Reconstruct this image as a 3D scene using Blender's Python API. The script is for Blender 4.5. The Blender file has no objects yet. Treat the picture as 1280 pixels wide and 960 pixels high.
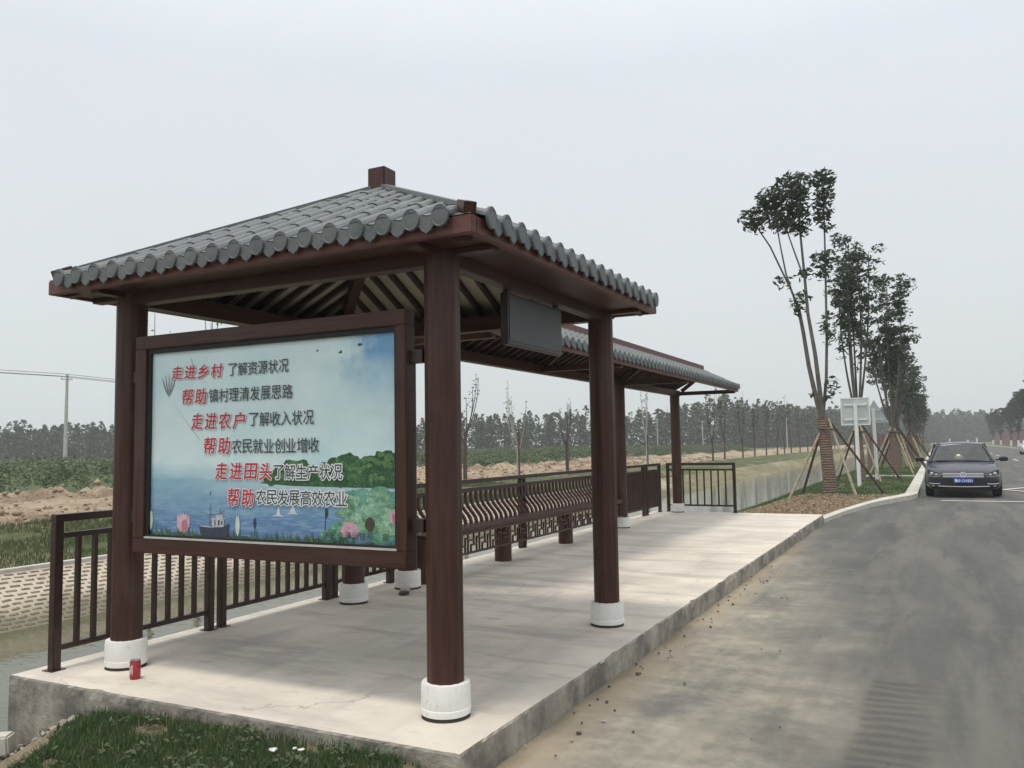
import bpy, bmesh, math, random
import numpy as np
from mathutils import Vector, Matrix, noise

random.seed(7)
rng = np.random.default_rng(11)
scene = bpy.context.scene
col = scene.collection

# ------------------------------------------------------------------ camera
cd = bpy.data.cameras.new('camera')
cam = bpy.data.objects.new('camera', cd)
col.objects.link(cam)
F = Vector((-0.45164, 0.88908, 0.0746)).normalized()
R = Vector((0.8909, 0.45391, -0.01603)).normalized()
U = R.cross(F)
U.normalize()
R = F.cross(U)
M3 = Matrix((R, U, -F)).transposed()
cam.matrix_world = Matrix.Translation((2.00306, -3.3621, 1.4)) @ M3.to_4x4()
cd.sensor_width = 36.0
cd.lens = 1040.42 / 1280 * 36.0
cd.clip_start = 0.05
cd.clip_end = 6000
scene.camera = cam

# ------------------------------------------------------------------ sky and sun
SUN_EL, SUN_AZ = math.radians(75), math.radians(190)     # azimuth measured from +Y clockwise
world = bpy.data.worlds.new('World')
scene.world = world
world.use_nodes = True
nt = world.node_tree
bgn = nt.nodes['Background']
sky = nt.nodes.new('ShaderNodeTexSky')
sky.sky_type = 'NISHITA'
sky.sun_disc = False
sky.sun_elevation = SUN_EL
sky.sun_rotation = SUN_AZ
sky.dust_density = 4.0
sky.air_density = 1.0
hs = nt.nodes.new('ShaderNodeHueSaturation')
hs.inputs['Saturation'].default_value = 0.12
nt.links.new(sky.outputs['Color'], hs.inputs['Color'])
tcw = nt.nodes.new('ShaderNodeTexCoord')
sepw = nt.nodes.new('ShaderNodeSeparateXYZ')
nt.links.new(tcw.outputs['Generated'], sepw.inputs[0])
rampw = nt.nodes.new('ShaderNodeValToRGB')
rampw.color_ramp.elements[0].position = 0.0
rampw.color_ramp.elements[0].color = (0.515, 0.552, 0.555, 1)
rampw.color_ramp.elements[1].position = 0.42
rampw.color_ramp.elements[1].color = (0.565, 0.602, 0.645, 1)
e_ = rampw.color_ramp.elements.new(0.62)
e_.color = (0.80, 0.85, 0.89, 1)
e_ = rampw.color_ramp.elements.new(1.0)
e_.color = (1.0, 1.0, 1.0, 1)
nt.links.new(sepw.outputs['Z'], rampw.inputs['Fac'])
# thin uneven overcast
nz = nt.nodes.new('ShaderNodeTexNoise')
nz.inputs['Scale'].default_value = 1.6
nz.inputs['Detail'].default_value = 3
nt.links.new(tcw.outputs['Generated'], nz.inputs['Vector'])
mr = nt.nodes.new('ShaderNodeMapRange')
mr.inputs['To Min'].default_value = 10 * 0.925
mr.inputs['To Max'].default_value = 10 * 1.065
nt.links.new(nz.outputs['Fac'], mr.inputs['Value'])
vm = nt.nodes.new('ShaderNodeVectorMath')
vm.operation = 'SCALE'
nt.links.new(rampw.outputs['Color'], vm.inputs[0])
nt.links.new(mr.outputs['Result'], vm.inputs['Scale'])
mxw = nt.nodes.new('ShaderNodeMix')
mxw.data_type = 'RGBA'
mxw.inputs['Factor'].default_value = 0.88
nt.links.new(hs.outputs['Color'], mxw.inputs[6])
nt.links.new(vm.outputs['Vector'], mxw.inputs[7])
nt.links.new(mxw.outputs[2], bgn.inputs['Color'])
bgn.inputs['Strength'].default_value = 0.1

sd = bpy.data.lights.new('sun', 'SUN')
sd.energy = 1.15
sd.angle = math.radians(10)
sd.color = (1.0, 0.94, 0.84)
sun = bpy.data.objects.new('sun', sd)
col.objects.link(sun)
sdir = Vector((math.sin(SUN_AZ) * math.cos(SUN_EL), math.cos(SUN_AZ) * math.cos(SUN_EL), math.sin(SUN_EL)))
sun.rotation_euler = sdir.to_track_quat('Z', 'Y').to_euler()
sun.location = (0, 0, 40)

scene.view_settings.view_transform = 'Standard'
scene.view_settings.look = 'None'
scene.view_settings.exposure = 0.5
scene.view_settings.gamma = 1.0
scene.view_settings.use_curve_mapping = False
scene.cycles.max_bounces = 6
scene.cycles.diffuse_bounces = 3
scene.cycles.transparent_max_bounces = 12
scene.cycles.volume_bounces = 1


# ------------------------------------------------------------------ materials
def new_mat(name):
    m = bpy.data.materials.new(name)
    m.use_nodes = True
    b = m.node_tree.nodes['Principled BSDF']
    return m, m.node_tree, b


def N(nt, typ, **kw):
    n = nt.nodes.new(typ)
    for k, v in kw.items():
        if hasattr(n, k):
            setattr(n, k, v)
        else:
            n.inputs[k].default_value = v
    return n


def mixc(nt, fac, a, b):
    n = nt.nodes.new('ShaderNodeMix')
    n.data_type = 'RGBA'
    for sock, v in ((n.inputs['Factor'], fac), (n.inputs[6], a), (n.inputs[7], b)):
        if hasattr(v, 'links'):
            nt.links.new(v, sock)
        elif sock.type == 'RGBA':
            sock.default_value = (v[0], v[1], v[2], 1)
        else:
            sock.default_value = v
    return n.outputs[2]


def ramp(nt, src, p0, p1, invert=False):
    n = nt.nodes.new('ShaderNodeMapRange')
    n.inputs['From Min'].default_value = p0
    n.inputs['From Max'].default_value = p1
    if invert:
        n.inputs['To Min'].default_value = 1
        n.inputs['To Max'].default_value = 0
    nt.links.new(src, n.inputs['Value'])
    return n.outputs['Result']


def math2(nt, op, a, b=None):
    n = nt.nodes.new('ShaderNodeMath')
    n.operation = op
    for i, v in enumerate((a, b)):
        if v is None:
            continue
        if hasattr(v, 'links'):
            nt.links.new(v, n.inputs[i])
        else:
            n.inputs[i].default_value = v
    return n.outputs[0]


def coords(nt, kind='Object', scale=(1, 1, 1)):
    t = nt.nodes.new('ShaderNodeTexCoord')
    mp = nt.nodes.new('ShaderNodeMapping')
    mp.inputs['Scale'].default_value = scale
    nt.links.new(t.outputs[kind], mp.inputs['Vector'])
    return mp.outputs['Vector']


def wpos(nt, scale=(1, 1, 1)):
    g = nt.nodes.new('ShaderNodeNewGeometry')
    mp = nt.nodes.new('ShaderNodeMapping')
    mp.inputs['Scale'].default_value = scale
    nt.links.new(g.outputs['Position'], mp.inputs['Vector'])
    return mp.outputs['Vector']


def noise_n(nt, vec, scale, detail=5, rough=0.6):
    n = nt.nodes.new('ShaderNodeTexNoise')
    n.inputs['Scale'].default_value = scale
    n.inputs['Detail'].default_value = detail
    n.inputs['Roughness'].default_value = rough
    nt.links.new(vec, n.inputs['Vector'])
    return n.outputs['Fac']


def bump(nt, b, h, strength=0.3, dist=0.01):
    n = nt.nodes.new('ShaderNodeBump')
    n.inputs['Strength'].default_value = strength
    n.inputs['Distance'].default_value = dist
    nt.links.new(h, n.inputs['Height'])
    nt.links.new(n.outputs['Normal'], b.inputs['Normal'])


def simple(name, c, rough=0.6, metal=0.0, var=0.15, nscale=8.0, spec=0.5, bmp=0.0, coat=0.0):
    m, nt, b = new_mat(name)
    v = wpos(nt)
    f = noise_n(nt, v, nscale)
    c0 = tuple(x * (1 - var) for x in c)
    c1 = tuple(min(1, x * (1 + var)) for x in c)
    nt.links.new(mixc(nt, ramp(nt, f, 0.3, 0.7), c0, c1), b.inputs['Base Color'])
    b.inputs['Roughness'].default_value = rough
    b.inputs['Metallic'].default_value = metal
    b.inputs['Specular IOR Level'].default_value = spec
    b.inputs['Coat Weight'].default_value = coat
    if bmp:
        bump(nt, b, noise_n(nt, v, nscale * 5), bmp, 0.01)
    return m


def wood(name, c, stretch, rough=0.42, var=0.35):
    m, nt, b = new_mat(name)
    v = wpos(nt, stretch)
    f = noise_n(nt, v, 6.0, 6, 0.65)
    f2 = noise_n(nt, wpos(nt), 1.7, 3)
    c0 = tuple(x * (1 - var) for x in c)
    c1 = tuple(x * (1 + var) for x in c)
    a = mixc(nt, ramp(nt, f, 0.32, 0.68), c0, c1)
    dusty = tuple(x * 0.75 + 0.05 for x in c)
    a = mixc(nt, math2(nt, 'MULTIPLY', ramp(nt, f2, 0.5, 0.75), 0.35), a, dusty)
    nt.links.new(a, b.inputs['Base Color'])
    b.inputs['Roughness'].default_value = rough
    b.inputs['Specular IOR Level'].default_value = 0.3
    bump(nt, b, f, 0.25, 0.004)
    return m


MAT = {}
WOODC = (0.060, 0.0255, 0.0185)
MAT['wood_v'] = wood('red brown wood grain, upright', WOODC, (9, 9, 0.5))
MAT['wood_x'] = wood('red brown wood grain, across', WOODC, (0.5, 9, 9))
MAT['wood_y'] = wood('red brown wood grain, along', WOODC, (9, 0.5, 9))
MAT['fascia'] = wood('red brown painted fascia', (0.140, 0.060, 0.052), (1.5, 1.5, 9), 0.5, 0.2)
MAT['dark_metal'] = simple('dark brown painted metal', (0.034, 0.0140, 0.0105), 0.42, 0, 0.3, 14)
MAT['rafter'] = simple('dark rafter', (0.048, 0.026, 0.021), 0.6, 0, 0.25, 9)
MAT['ceiling'] = simple('pale roof boarding', (0.42, 0.38, 0.30), 0.75, 0, 0.12, 5)
MAT['ceiling_brown'] = simple('brownish roof boarding', (0.27, 0.21, 0.17), 0.75, 0, 0.15, 5)
def mat_white():
    m, nt, b = new_mat('white painted concrete')
    v = wpos(nt)
    f1, f2, f3 = noise_n(nt, v, 7, 5), noise_n(nt, v, 26, 5, 0.7), noise_n(nt, wpos(nt, (6, 6, 1)), 5, 4)
    a = mixc(nt, ramp(nt, f1, 0.3, 0.7), (0.76, 0.75, 0.71), (0.86, 0.85, 0.82))
    a = mixc(nt, math2(nt, 'MULTIPLY', ramp(nt, f2, 0.58, 0.70), 0.45), a, (0.46, 0.40, 0.33))
    a = mixc(nt, math2(nt, 'MULTIPLY', ramp(nt, f3, 0.60, 0.72), 0.30), a, (0.50, 0.45, 0.38))
    nt.links.new(a, b.inputs['Base Color'])
    b.inputs['Roughness'].default_value = 0.65
    bump(nt, b, f2, 0.3, 0.01)
    return m


MAT['white_paint'] = mat_white()
MAT['screen'] = simple('dead grey screen', (0.055, 0.062, 0.062), 0.5, 0, 0.25, 3)
MAT['black'] = simple('black rubber', (0.012, 0.012, 0.013), 0.7, 0, 0.2, 20)
MAT['galv'] = simple('galvanised sign back', (0.50, 0.54, 0.53), 0.55, 0.0, 0.12, 3)
MAT['pole_white'] = simple('white painted pole', (0.80, 0.81, 0.80), 0.45, 0, 0.05, 6)
MAT['stake'] = simple('weathered stake', (0.10, 0.068, 0.050), 0.85, 0, 0.3, 9)
MAT['stake_pale'] = simple('pale bamboo stake', (0.33, 0.29, 0.20), 0.8, 0, 0.25, 9)
MAT['bark'] = simple('grey brown bark', (0.115, 0.105, 0.090), 0.9, 0, 0.35, 7, bmp=0.5)
MAT['bark_pale'] = simple('pale bark', (0.36, 0.35, 0.31), 0.9, 0, 0.25, 5, bmp=0.3)
MAT['bark_dark'] = simple('dark young bark', (0.075, 0.062, 0.050), 0.9, 0, 0.3, 5)
MAT['concrete_pole'] = simple('concrete pole', (0.46, 0.46, 0.44), 0.85, 0, 0.1, 3)
MAT['wire'] = simple('wire', (0.10, 0.10, 0.11), 0.6)
MAT['kerb'] = simple('pale kerb concrete', (0.52, 0.50, 0.44), 0.85, 0, 0.15, 4, bmp=0.3)
MAT['line'] = simple('worn white line paint', (0.62, 0.61, 0.57), 0.75, 0, 0.15, 9)
MAT['hoarding'] = simple('red brown hoarding', (0.21, 0.12, 0.105), 0.7, 0, 0.25, 0.8)
MAT['stone'] = simple('broken stone', (0.36, 0.33, 0.28), 0.9, 0, 0.3, 9, bmp=0.5)
MAT['can_red'] = simple('red drinks can', (0.33, 0.03, 0.035), 0.3, 0.2, 0.3, 30)
MAT['can_metal'] = simple('can metal', (0.55, 0.55, 0.55), 0.3, 0.9)
MAT['litter'] = simple('white litter', (0.8, 0.8, 0.78), 0.6)
MAT['pebble'] = simple('brown pebble', (0.11, 0.095, 0.08), 0.9, 0, 0.3, 30)
MAT['tape'] = simple('dark rope', (0.04, 0.033, 0.028), 0.9)


def mat_wrap():
    m, nt, b = new_mat('straw rope wrapping')
    v = wpos(nt)
    w = N(nt, 'ShaderNodeTexWave', wave_type='BANDS', bands_direction='Z')
    w.inputs['Scale'].default_value = 4.6
    w.inputs['Distortion'].default_value = 3.5
    w.inputs['Detail'].default_value = 2
    w.inputs['Detail Scale'].default_value = 3
    nt.links.new(v, w.inputs['Vector'])
    nz = noise_n(nt, v, 9)
    a = mixc(nt, w.outputs['Fac'], (0.125, 0.088, 0.062), (0.24, 0.175, 0.125))
    a = mixc(nt, ramp(nt, nz, 0.35, 0.75), a, (0.20, 0.15, 0.115))
    nt.links.new(a, b.inputs['Base Color'])
    b.inputs['Roughness'].default_value = 0.95
    bump(nt, b, w.outputs['Fac'], 0.8, 0.03)
    return m


MAT['wrap'] = mat_wrap()


def mat_tile():
    m, nt, b = new_mat('grey clay roof tile')
    v = wpos(nt)
    f = noise_n(nt, v, 5, 6)
    f2 = noise_n(nt, v, 60, 3)
    g = nt.nodes.new('ShaderNodeNewGeometry')
    a = mixc(nt, ramp(nt, f, 0.3, 0.7), (0.090, 0.102, 0.105), (0.150, 0.165, 0.164))
    a = mixc(nt, math2(nt, 'MULTIPLY', g.outputs['Random Per Island'], 0.40), a, (0.085, 0.095, 0.102))
    a = mixc(nt, math2(nt, 'MULTIPLY', ramp(nt, f2, 0.5, 0.8), 0.3), a, (0.28, 0.28, 0.26))
    nt.links.new(a, b.inputs['Base Color'])
    b.inputs['Roughness'].default_value = 0.5
    bump(nt, b, f2, 0.2, 0.004)
    return m


MAT['tile'] = mat_tile()


def mat_slab():
    m, nt, b = new_mat('trowelled concrete slab')
    v = wpos(nt)
    f1 = noise_n(nt, v, 0.9, 6, 0.6)
    f2 = noise_n(nt, wpos(nt, (0.5, 2.2, 1)), 1.3, 6, 0.65)
    f3 = noise_n(nt, v, 45, 4)
    f4 = noise_n(nt, wpos(nt, (2.2, 0.35, 1)), 1.1, 4, 0.6)
    a = mixc(nt, ramp(nt, f1, 0.40, 0.62), (0.53, 0.475, 0.41), (0.70, 0.63, 0.54))
    a = mixc(nt, math2(nt, 'MULTIPLY', ramp(nt, f2, 0.50, 0.62), 0.60), a, (0.36, 0.32, 0.285))
    a = mixc(nt, math2(nt, 'MULTIPLY', ramp(nt, f4, 0.54, 0.68), 0.5), a, (0.37, 0.34, 0.31))
    a = mixc(nt, math2(nt, 'MULTIPLY', ramp(nt, f3, 0.6, 0.8), 0.3), a, (0.28, 0.26, 0.24))
    # paler edge band: daylight reaching in past the roof, painted into the concrete
    sep = nt.nodes.new('ShaderNodeSeparateXYZ')
    nt.links.new(v, sep.inputs[0])
    wob = math2(nt, 'MULTIPLY', math2(nt, 'SUBTRACT', f1, 0.5), 0.8)
    dx = math2(nt, 'ABSOLUTE', math2(nt, 'ADD', sep.outputs['X'], 1.55))
    dy = math2(nt, 'MULTIPLY', math2(nt, 'SUBTRACT', 1.85, sep.outputs['Y']), 1.0)
    e1 = ramp(nt, math2(nt, 'ADD', dx, wob), 1.1, 1.6)
    e2 = ramp(nt, math2(nt, 'ADD', dy, wob), 0.95, 1.5)
    e3 = ramp(nt, math2(nt, 'ADD', sep.outputs['Y'], wob), 7.0, 10.0)
    e = math2(nt, 'MAXIMUM', math2(nt, 'MAXIMUM', e1, e2), e3)
    a = mixc(nt, math2(nt, 'MULTIPLY', e, 0.35), a, (0.71, 0.665, 0.57))
    # dark trowel scuffs, and cracks
    sc = noise_n(nt, wpos(nt, (1.1, 7.0, 1)), 1.6, 3, 0.5)
    a = mixc(nt, math2(nt, 'MULTIPLY', ramp(nt, sc, 0.66, 0.74), 0.5), a, (0.26, 0.235, 0.215))
    vo = N(nt, 'ShaderNodeTexVoronoi', feature='DISTANCE_TO_EDGE')
    vo.inputs['Scale'].default_value = 0.42
    wv2 = nt.nodes.new('ShaderNodeVectorMath'); wv2.operation = 'ADD'
    nz3 = nt.nodes.new('ShaderNodeTexNoise'); nz3.inputs['Scale'].default_value = 2.5; nz3.inputs['Detail'].default_value = 5
    nt.links.new(v, nz3.inputs['Vector'])
    sc3 = nt.nodes.new('ShaderNodeVectorMath'); sc3.operation = 'SCALE'; sc3.inputs['Scale'].default_value = 0.5
    nt.links.new(nz3.outputs['Color'], sc3.inputs[0])
    nt.links.new(v, wv2.inputs[0]); nt.links.new(sc3.outputs[0], wv2.inputs[1])
    nt.links.new(wv2.outputs[0], vo.inputs['Vector'])
    crack = math2(nt, 'MULTIPLY', ramp(nt, vo.outputs['Distance'], 0.001, 0.003, True), ramp(nt, f1, 0.50, 0.58))
    a = mixc(nt, math2(nt, 'MULTIPLY', crack, 0.45), a, (0.22, 0.195, 0.17))
    f7 = noise_n(nt, wpos(nt, (1, 1.6, 1)), 6.0, 6, 0.7)
    a = mixc(nt, math2(nt, 'MULTIPLY', ramp(nt, f7, 0.56, 0.74), 0.40), a, (0.36, 0.32, 0.275))
    # mortar-grey vertical faces
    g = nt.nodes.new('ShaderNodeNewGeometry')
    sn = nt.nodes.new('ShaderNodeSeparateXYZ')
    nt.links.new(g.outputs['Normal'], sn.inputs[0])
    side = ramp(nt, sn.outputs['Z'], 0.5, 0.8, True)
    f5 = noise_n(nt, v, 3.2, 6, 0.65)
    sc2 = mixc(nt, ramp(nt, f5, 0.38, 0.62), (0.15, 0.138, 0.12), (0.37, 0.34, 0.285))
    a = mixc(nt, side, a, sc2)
    nt.links.new(a, b.inputs['Base Color'])
    b.inputs['Roughness'].default_value = 0.85
    hh = math2(nt, 'ADD', math2(nt, 'MULTIPLY', f3, 0.3), math2(nt, 'MULTIPLY', f5, math2(nt, 'ADD', math2(nt, 'MULTIPLY', side, 2.5), 0.4)))
    bump(nt, b, hh, 0.5, 0.02)
    return m


MAT['slab'] = mat_slab()


def mat_road():
    m, nt, b = new_mat('dusty asphalt')
    v = wpos(nt)
    sep = nt.nodes.new('ShaderNodeSeparateXYZ')
    nt.links.new(v, sep.inputs[0])
    f1 = noise_n(nt, v, 0.7, 6, 0.62)
    f2 = noise_n(nt, v, 2.6, 6, 0.65)
    fs = noise_n(nt, wpos(nt, (1.6, 0.22, 1)), 1.2, 6, 0.6)     # streaks along the road
    fx = noise_n(nt, wpos(nt, (0.35, 2.4, 1)), 1.5, 4, 0.6)
    fg = noise_n(nt, v, 140, 3, 0.7)
    a = mixc(nt, ramp(nt, fs, 0.35, 0.65), (0.062, 0.063, 0.057), (0.098, 0.097, 0.088))
    a = mixc(nt, math2(nt, 'MULTIPLY', ramp(nt, f2, 0.5, 0.8), 0.25), a, (0.135, 0.128, 0.115))
    # silt washed over the lay-by beside the slab
    wob = math2(nt, 'ADD', math2(nt, 'MULTIPLY', math2(nt, 'SUBTRACT', f1, 0.5), 3.0), math2(nt, 'MULTIPLY', math2(nt, 'SUBTRACT', fs, 0.5), 1.6))
    d = math2(nt, 'ADD', math2(nt, 'ADD', sep.outputs['X'], wob), math2(nt, 'MULTIPLY', sep.outputs['Y'], 0.11))
    dust = ramp(nt, d, 0.75, 2.15, True)
    ylim = ramp(nt, math2(nt, 'ADD', sep.outputs['Y'], math2(nt, 'MULTIPLY', f1, 4.0)), 6.5, 15.0, True)
    dust = math2(nt, 'MULTIPLY', dust, math2(nt, 'ADD', math2(nt, 'MULTIPLY', ylim, 0.75), 0.2))
    dcol = mixc(nt, ramp(nt, f2, 0.35, 0.65), (0.29, 0.262, 0.208), (0.43, 0.39, 0.312))
    dcol = mixc(nt, math2(nt, 'MULTIPLY', ramp(nt, fx, 0.50, 0.66), 0.6), dcol, (0.235, 0.215, 0.185))
    f6 = noise_n(nt, v, 9.0, 5, 0.65)
    dcol = mixc(nt, math2(nt, 'MULTIPLY', ramp(nt, f6, 0.46, 0.68), 0.55), dcol, (0.185, 0.168, 0.138))
    ft_ = noise_n(nt, wpos(nt, (3.2, 0.12, 1)), 1.0, 3, 0.5)
    dust = math2(nt, 'MULTIPLY', dust, math2(nt, 'SUBTRACT', 1.0, math2(nt, 'MULTIPLY', ramp(nt, ft_, 0.52, 0.66), 0.45)))
    a = mixc(nt, math2(nt, 'MULTIPLY', ramp(nt, f6, 0.52, 0.75), 0.3), a, (0.150, 0.145, 0.13))
    fq = noise_n(nt, wpos(nt, (1.0, 0.55, 1)), 1.9, 6, 0.68)
    dust = math2(nt, 'MULTIPLY', dust, math2(nt, 'SUBTRACT', 1.0, math2(nt, 'MULTIPLY', ramp(nt, fq, 0.50, 0.62), 0.50)))
    a = mixc(nt, math2(nt, 'MULTIPLY', dust, 0.93), a, dcol)
    fk = noise_n(nt, wpos(nt, (1.4, 0.18, 1)), 1.7, 5, 0.65)
    a = mixc(nt, math2(nt, 'MULTIPLY', ramp(nt, fk, 0.50, 0.64), 0.42), a, (0.185, 0.168, 0.140))
    # orange brown soil line close to the slab
    e = ramp(nt, math2(nt, 'ADD', sep.outputs['X'], math2(nt, 'MULTIPLY', math2(nt, 'SUBTRACT', f2, 0.5), 0.5)), 0.06, 0.34, True)
    a = mixc(nt, math2(nt, 'MULTIPLY', e, math2(nt, 'MULTIPLY', ylim, 0.7)), a, (0.40, 0.315, 0.215))
    moss = ramp(nt, math2(nt, 'ADD', sep.outputs['X'], math2(nt, 'MULTIPLY', math2(nt, 'SUBTRACT', f2, 0.5), 0.25)), 0.0, 0.10, True)
    a = mixc(nt, math2(nt, 'MULTIPLY', moss, math2(nt, 'MULTIPLY', ylim, 0.7)), a, (0.16, 0.145, 0.09))
    # oil stain
    def spot(cx, cy, r0, r1, sx=1.0):
        vs = nt.nodes.new('ShaderNodeVectorMath'); vs.operation = 'SUBTRACT'
        nt.links.new(v, vs.inputs[0]); vs.inputs[1].default_value = (cx, cy, -0.16)
        vl = nt.nodes.new('ShaderNodeVectorMath'); vl.operation = 'LENGTH'
        nt.links.new(vs.outputs[0], vl.inputs[0])
        dd = math2(nt, 'ADD', vl.outputs['Value'], math2(nt, 'MULTIPLY', math2(nt, 'SUBTRACT', f2, 0.5), 0.5))
        return ramp(nt, dd, r0, r1, True)
    a = mixc(nt, math2(nt, 'MULTIPLY', spot(0.52, 1.62, 0.05, 0.30), 0.75), a, (0.105, 0.105, 0.105))
    a = mixc(nt, math2(nt, 'MULTIPLY', spot(0.22, 3.6, 0.02, 0.30), 0.35), a, (0.16, 0.155, 0.145))
    # scraped, ribbed patch of older asphalt
    wv = N(nt, 'ShaderNodeTexWave', wave_type='BANDS', bands_direction='Y')
    wv.inputs['Scale'].default_value = 2.4
    wv.inputs['Distortion'].default_value = 5.0
    wv.inputs['Detail'].default_value = 3
    wv.inputs['Detail Scale'].default_value = 1.0
    nt.links.new(v, wv.inputs['Vector'])
    rib = mixc(nt, ramp(nt, wv.outputs['Fac'], 0.15, 0.85), (0.060, 0.050, 0.045), (0.105, 0.092, 0.083))
    wb = math2(nt, 'MULTIPLY', math2(nt, 'SUBTRACT', f2, 0.5), 0.22)
    px = math2(nt, 'ADD', sep.outputs['X'], wb)
    pk = math2(nt, 'MULTIPLY', ramp(nt, px, 1.52, 1.57), ramp(nt, px, 1.76, 2.0, True))
    pk = math2(nt, 'MULTIPLY', pk, ramp(nt, math2(nt, 'ADD', sep.outputs['Y'], math2(nt, 'MULTIPLY', wb, 3.0)), 2.55, 2.85, True))
    a = mixc(nt, math2(nt, 'MULTIPLY', pk, 0.62), a, rib)
    a = mixc(nt, math2(nt, 'MULTIPLY', ramp(nt, fg, 0.58, 0.72), 0.40), a, (0.055, 0.053, 0.05))
    a = mixc(nt, math2(nt, 'MULTIPLY', ramp(nt, fg, 0.25, 0.38, True), 0.25), a, (0.36, 0.35, 0.32))
    nt.links.new(a, b.inputs['Base Color'])
    b.inputs['Roughness'].default_value = 0.82
    bump(nt, b, fg, 0.35, 0.008)
    return m


MAT['road'] = mat_road()


def mat_ground(name, c0, c1, c2, s1, s2, bm=0.6, bd=0.05, stretch=(1, 1, 1), mask=(0.45, 0.62)):
    m, nt, b = new_mat(name)
    v = wpos(nt, stretch)
    f1 = noise_n(nt, v, s1, 6, 0.62)
    f2 = noise_n(nt, v, s2, 5, 0.65)
    f3 = noise_n(nt, v, s2 * 6, 3, 0.6)
    a = mixc(nt, ramp(nt, f2, 0.33, 0.67), c0, c1)
    a = mixc(nt, ramp(nt, f1, *mask), a, c2)
    a = mixc(nt, math2(nt, 'MULTIPLY', ramp(nt, f3, 0.45, 0.75), 0.35), a, tuple(x * 0.45 for x in c0))
    nt.links.new(a, b.inputs['Base Color'])
    b.inputs['Roughness'].default_value = 0.95
    b.inputs['Specular IOR Level'].default_value = 0.15
    bump(nt, b, math2(nt, 'ADD', f2, math2(nt, 'MULTIPLY', f3, 0.5)), bm, bd)
    return m


MAT['turf'] = mat_ground('turf', (0.060, 0.085, 0.040), (0.115, 0.140, 0.065), (0.16, 0.165, 0.085), 0.6, 9, 0.8, 0.06)
MAT['soil'] = mat_ground('bare tan soil', (0.22, 0.18, 0.125), (0.36, 0.30, 0.215), (0.10, 0.105, 0.055), 1.2, 10, 1.0, 0.04)
MAT['turf_far'] = mat_ground('far bank turf', (0.070, 0.090, 0.040), (0.135, 0.155, 0.072), (0.26, 0.245, 0.145), 0.9, 5.0, 1.0, 0.14, (1, 0.4, 1), (0.52, 0.66))
MAT['bank_earth'] = mat_ground('straw coloured bank', (0.17, 0.165, 0.095), (0.27, 0.245, 0.15), (0.36, 0.315, 0.215), 0.30, 1.6, 0.8, 0.2, (1.2, 0.3, 1))
MAT['dirt'] = mat_ground('pale dirt', (0.34, 0.265, 0.185), (0.50, 0.41, 0.30), (0.245, 0.18, 0.125), 0.6, 4.0, 1.0, 0.14, (1, 0.5, 1), (0.50, 0.62))
MAT['field'] = mat_ground('green field', (0.060, 0.090, 0.045), (0.095, 0.130, 0.062), (0.13, 0.15, 0.075), 0.05, 0.8, 0.5, 0.2)
MAT['mulch'] = mat_ground('dry mulch', (0.17, 0.115, 0.07), (0.42, 0.33, 0.21), (0.13, 0.13, 0.065), 0.7, 14, 1.0, 0.06, (1, 1, 1), (0.56, 0.66))
MAT['mud'] = mat_ground('canal mud', (0.11, 0.10, 0.065), (0.17, 0.155, 0.105), (0.08, 0.085, 0.05), 0.5, 3, 0.5, 0.05)


def mat_lattice():
    m, nt, b = new_mat('beige lattice paving blocks')
    t = nt.nodes.new('ShaderNodeUVMap')
    br = N(nt, 'ShaderNodeTexBrick')
    br.offset = 0.5
    br.inputs['Scale'].default_value = 1.0
    br.inputs['Brick Width'].default_value = 0.19
    br.inputs['Row Height'].default_value = 0.105
    br.inputs['Mortar Size'].default_value = 0.040
    br.inputs['Mortar Smooth'].default_value = 0.35
    wv = nt.nodes.new('ShaderNodeVectorMath'); wv.operation = 'ADD'
    nz2 = nt.nodes.new('ShaderNodeTexNoise'); nz2.inputs['Scale'].default_value = 2.2
    nt.links.new(t.outputs['UV'], nz2.inputs['Vector'])
    sc = nt.nodes.new('ShaderNodeVectorMath'); sc.operation = 'SCALE'
    sc.inputs['Scale'].default_value = 0.12
    nt.links.new(nz2.outputs['Color'], sc.inputs[0])
    nt.links.new(t.outputs['UV'], wv.inputs[0]); nt.links.new(sc.outputs[0], wv.inputs[1])
    nt.links.new(wv.outputs[0], br.inputs['Vector'])
    v = wpos(nt)
    f1 = noise_n(nt, v, 1.1, 6)
    f2 = noise_n(nt, v, 9, 4)
    hole = mixc(nt, ramp(nt, f2, 0.4, 0.6), (0.10, 0.085, 0.055), (0.22, 0.18, 0.125))
    blk = mixc(nt, ramp(nt, f1, 0.35, 0.65), (0.40, 0.335, 0.26), (0.56, 0.485, 0.395))
    a = mixc(nt, br.outputs['Fac'], hole, blk)
    a = mixc(nt, math2(nt, 'MULTIPLY', ramp(nt, f1, 0.55, 0.72), 0.55), a, (0.27, 0.235, 0.15))
    sep = nt.nodes.new('ShaderNodeSeparateXYZ')
    nt.links.new(v, sep.inputs[0])
    wet = ramp(nt, math2(nt, 'ADD', sep.outputs['Z'], math2(nt, 'MULTIPLY', math2(nt, 'SUBTRACT', f1, 0.5), 0.35)), -0.88, -0.66, True)
    a = mixc(nt, math2(nt, 'MULTIPLY', wet, 0.9), a, (0.15, 0.135, 0.085))
    nt.links.new(a, b.inputs['Base Color'])
    b.inputs['Roughness'].default_value = 0.95
    bump(nt, b, br.outputs['Fac'], 1.0, 0.05)
    return m


MAT['lattice'] = mat_lattice()


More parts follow.
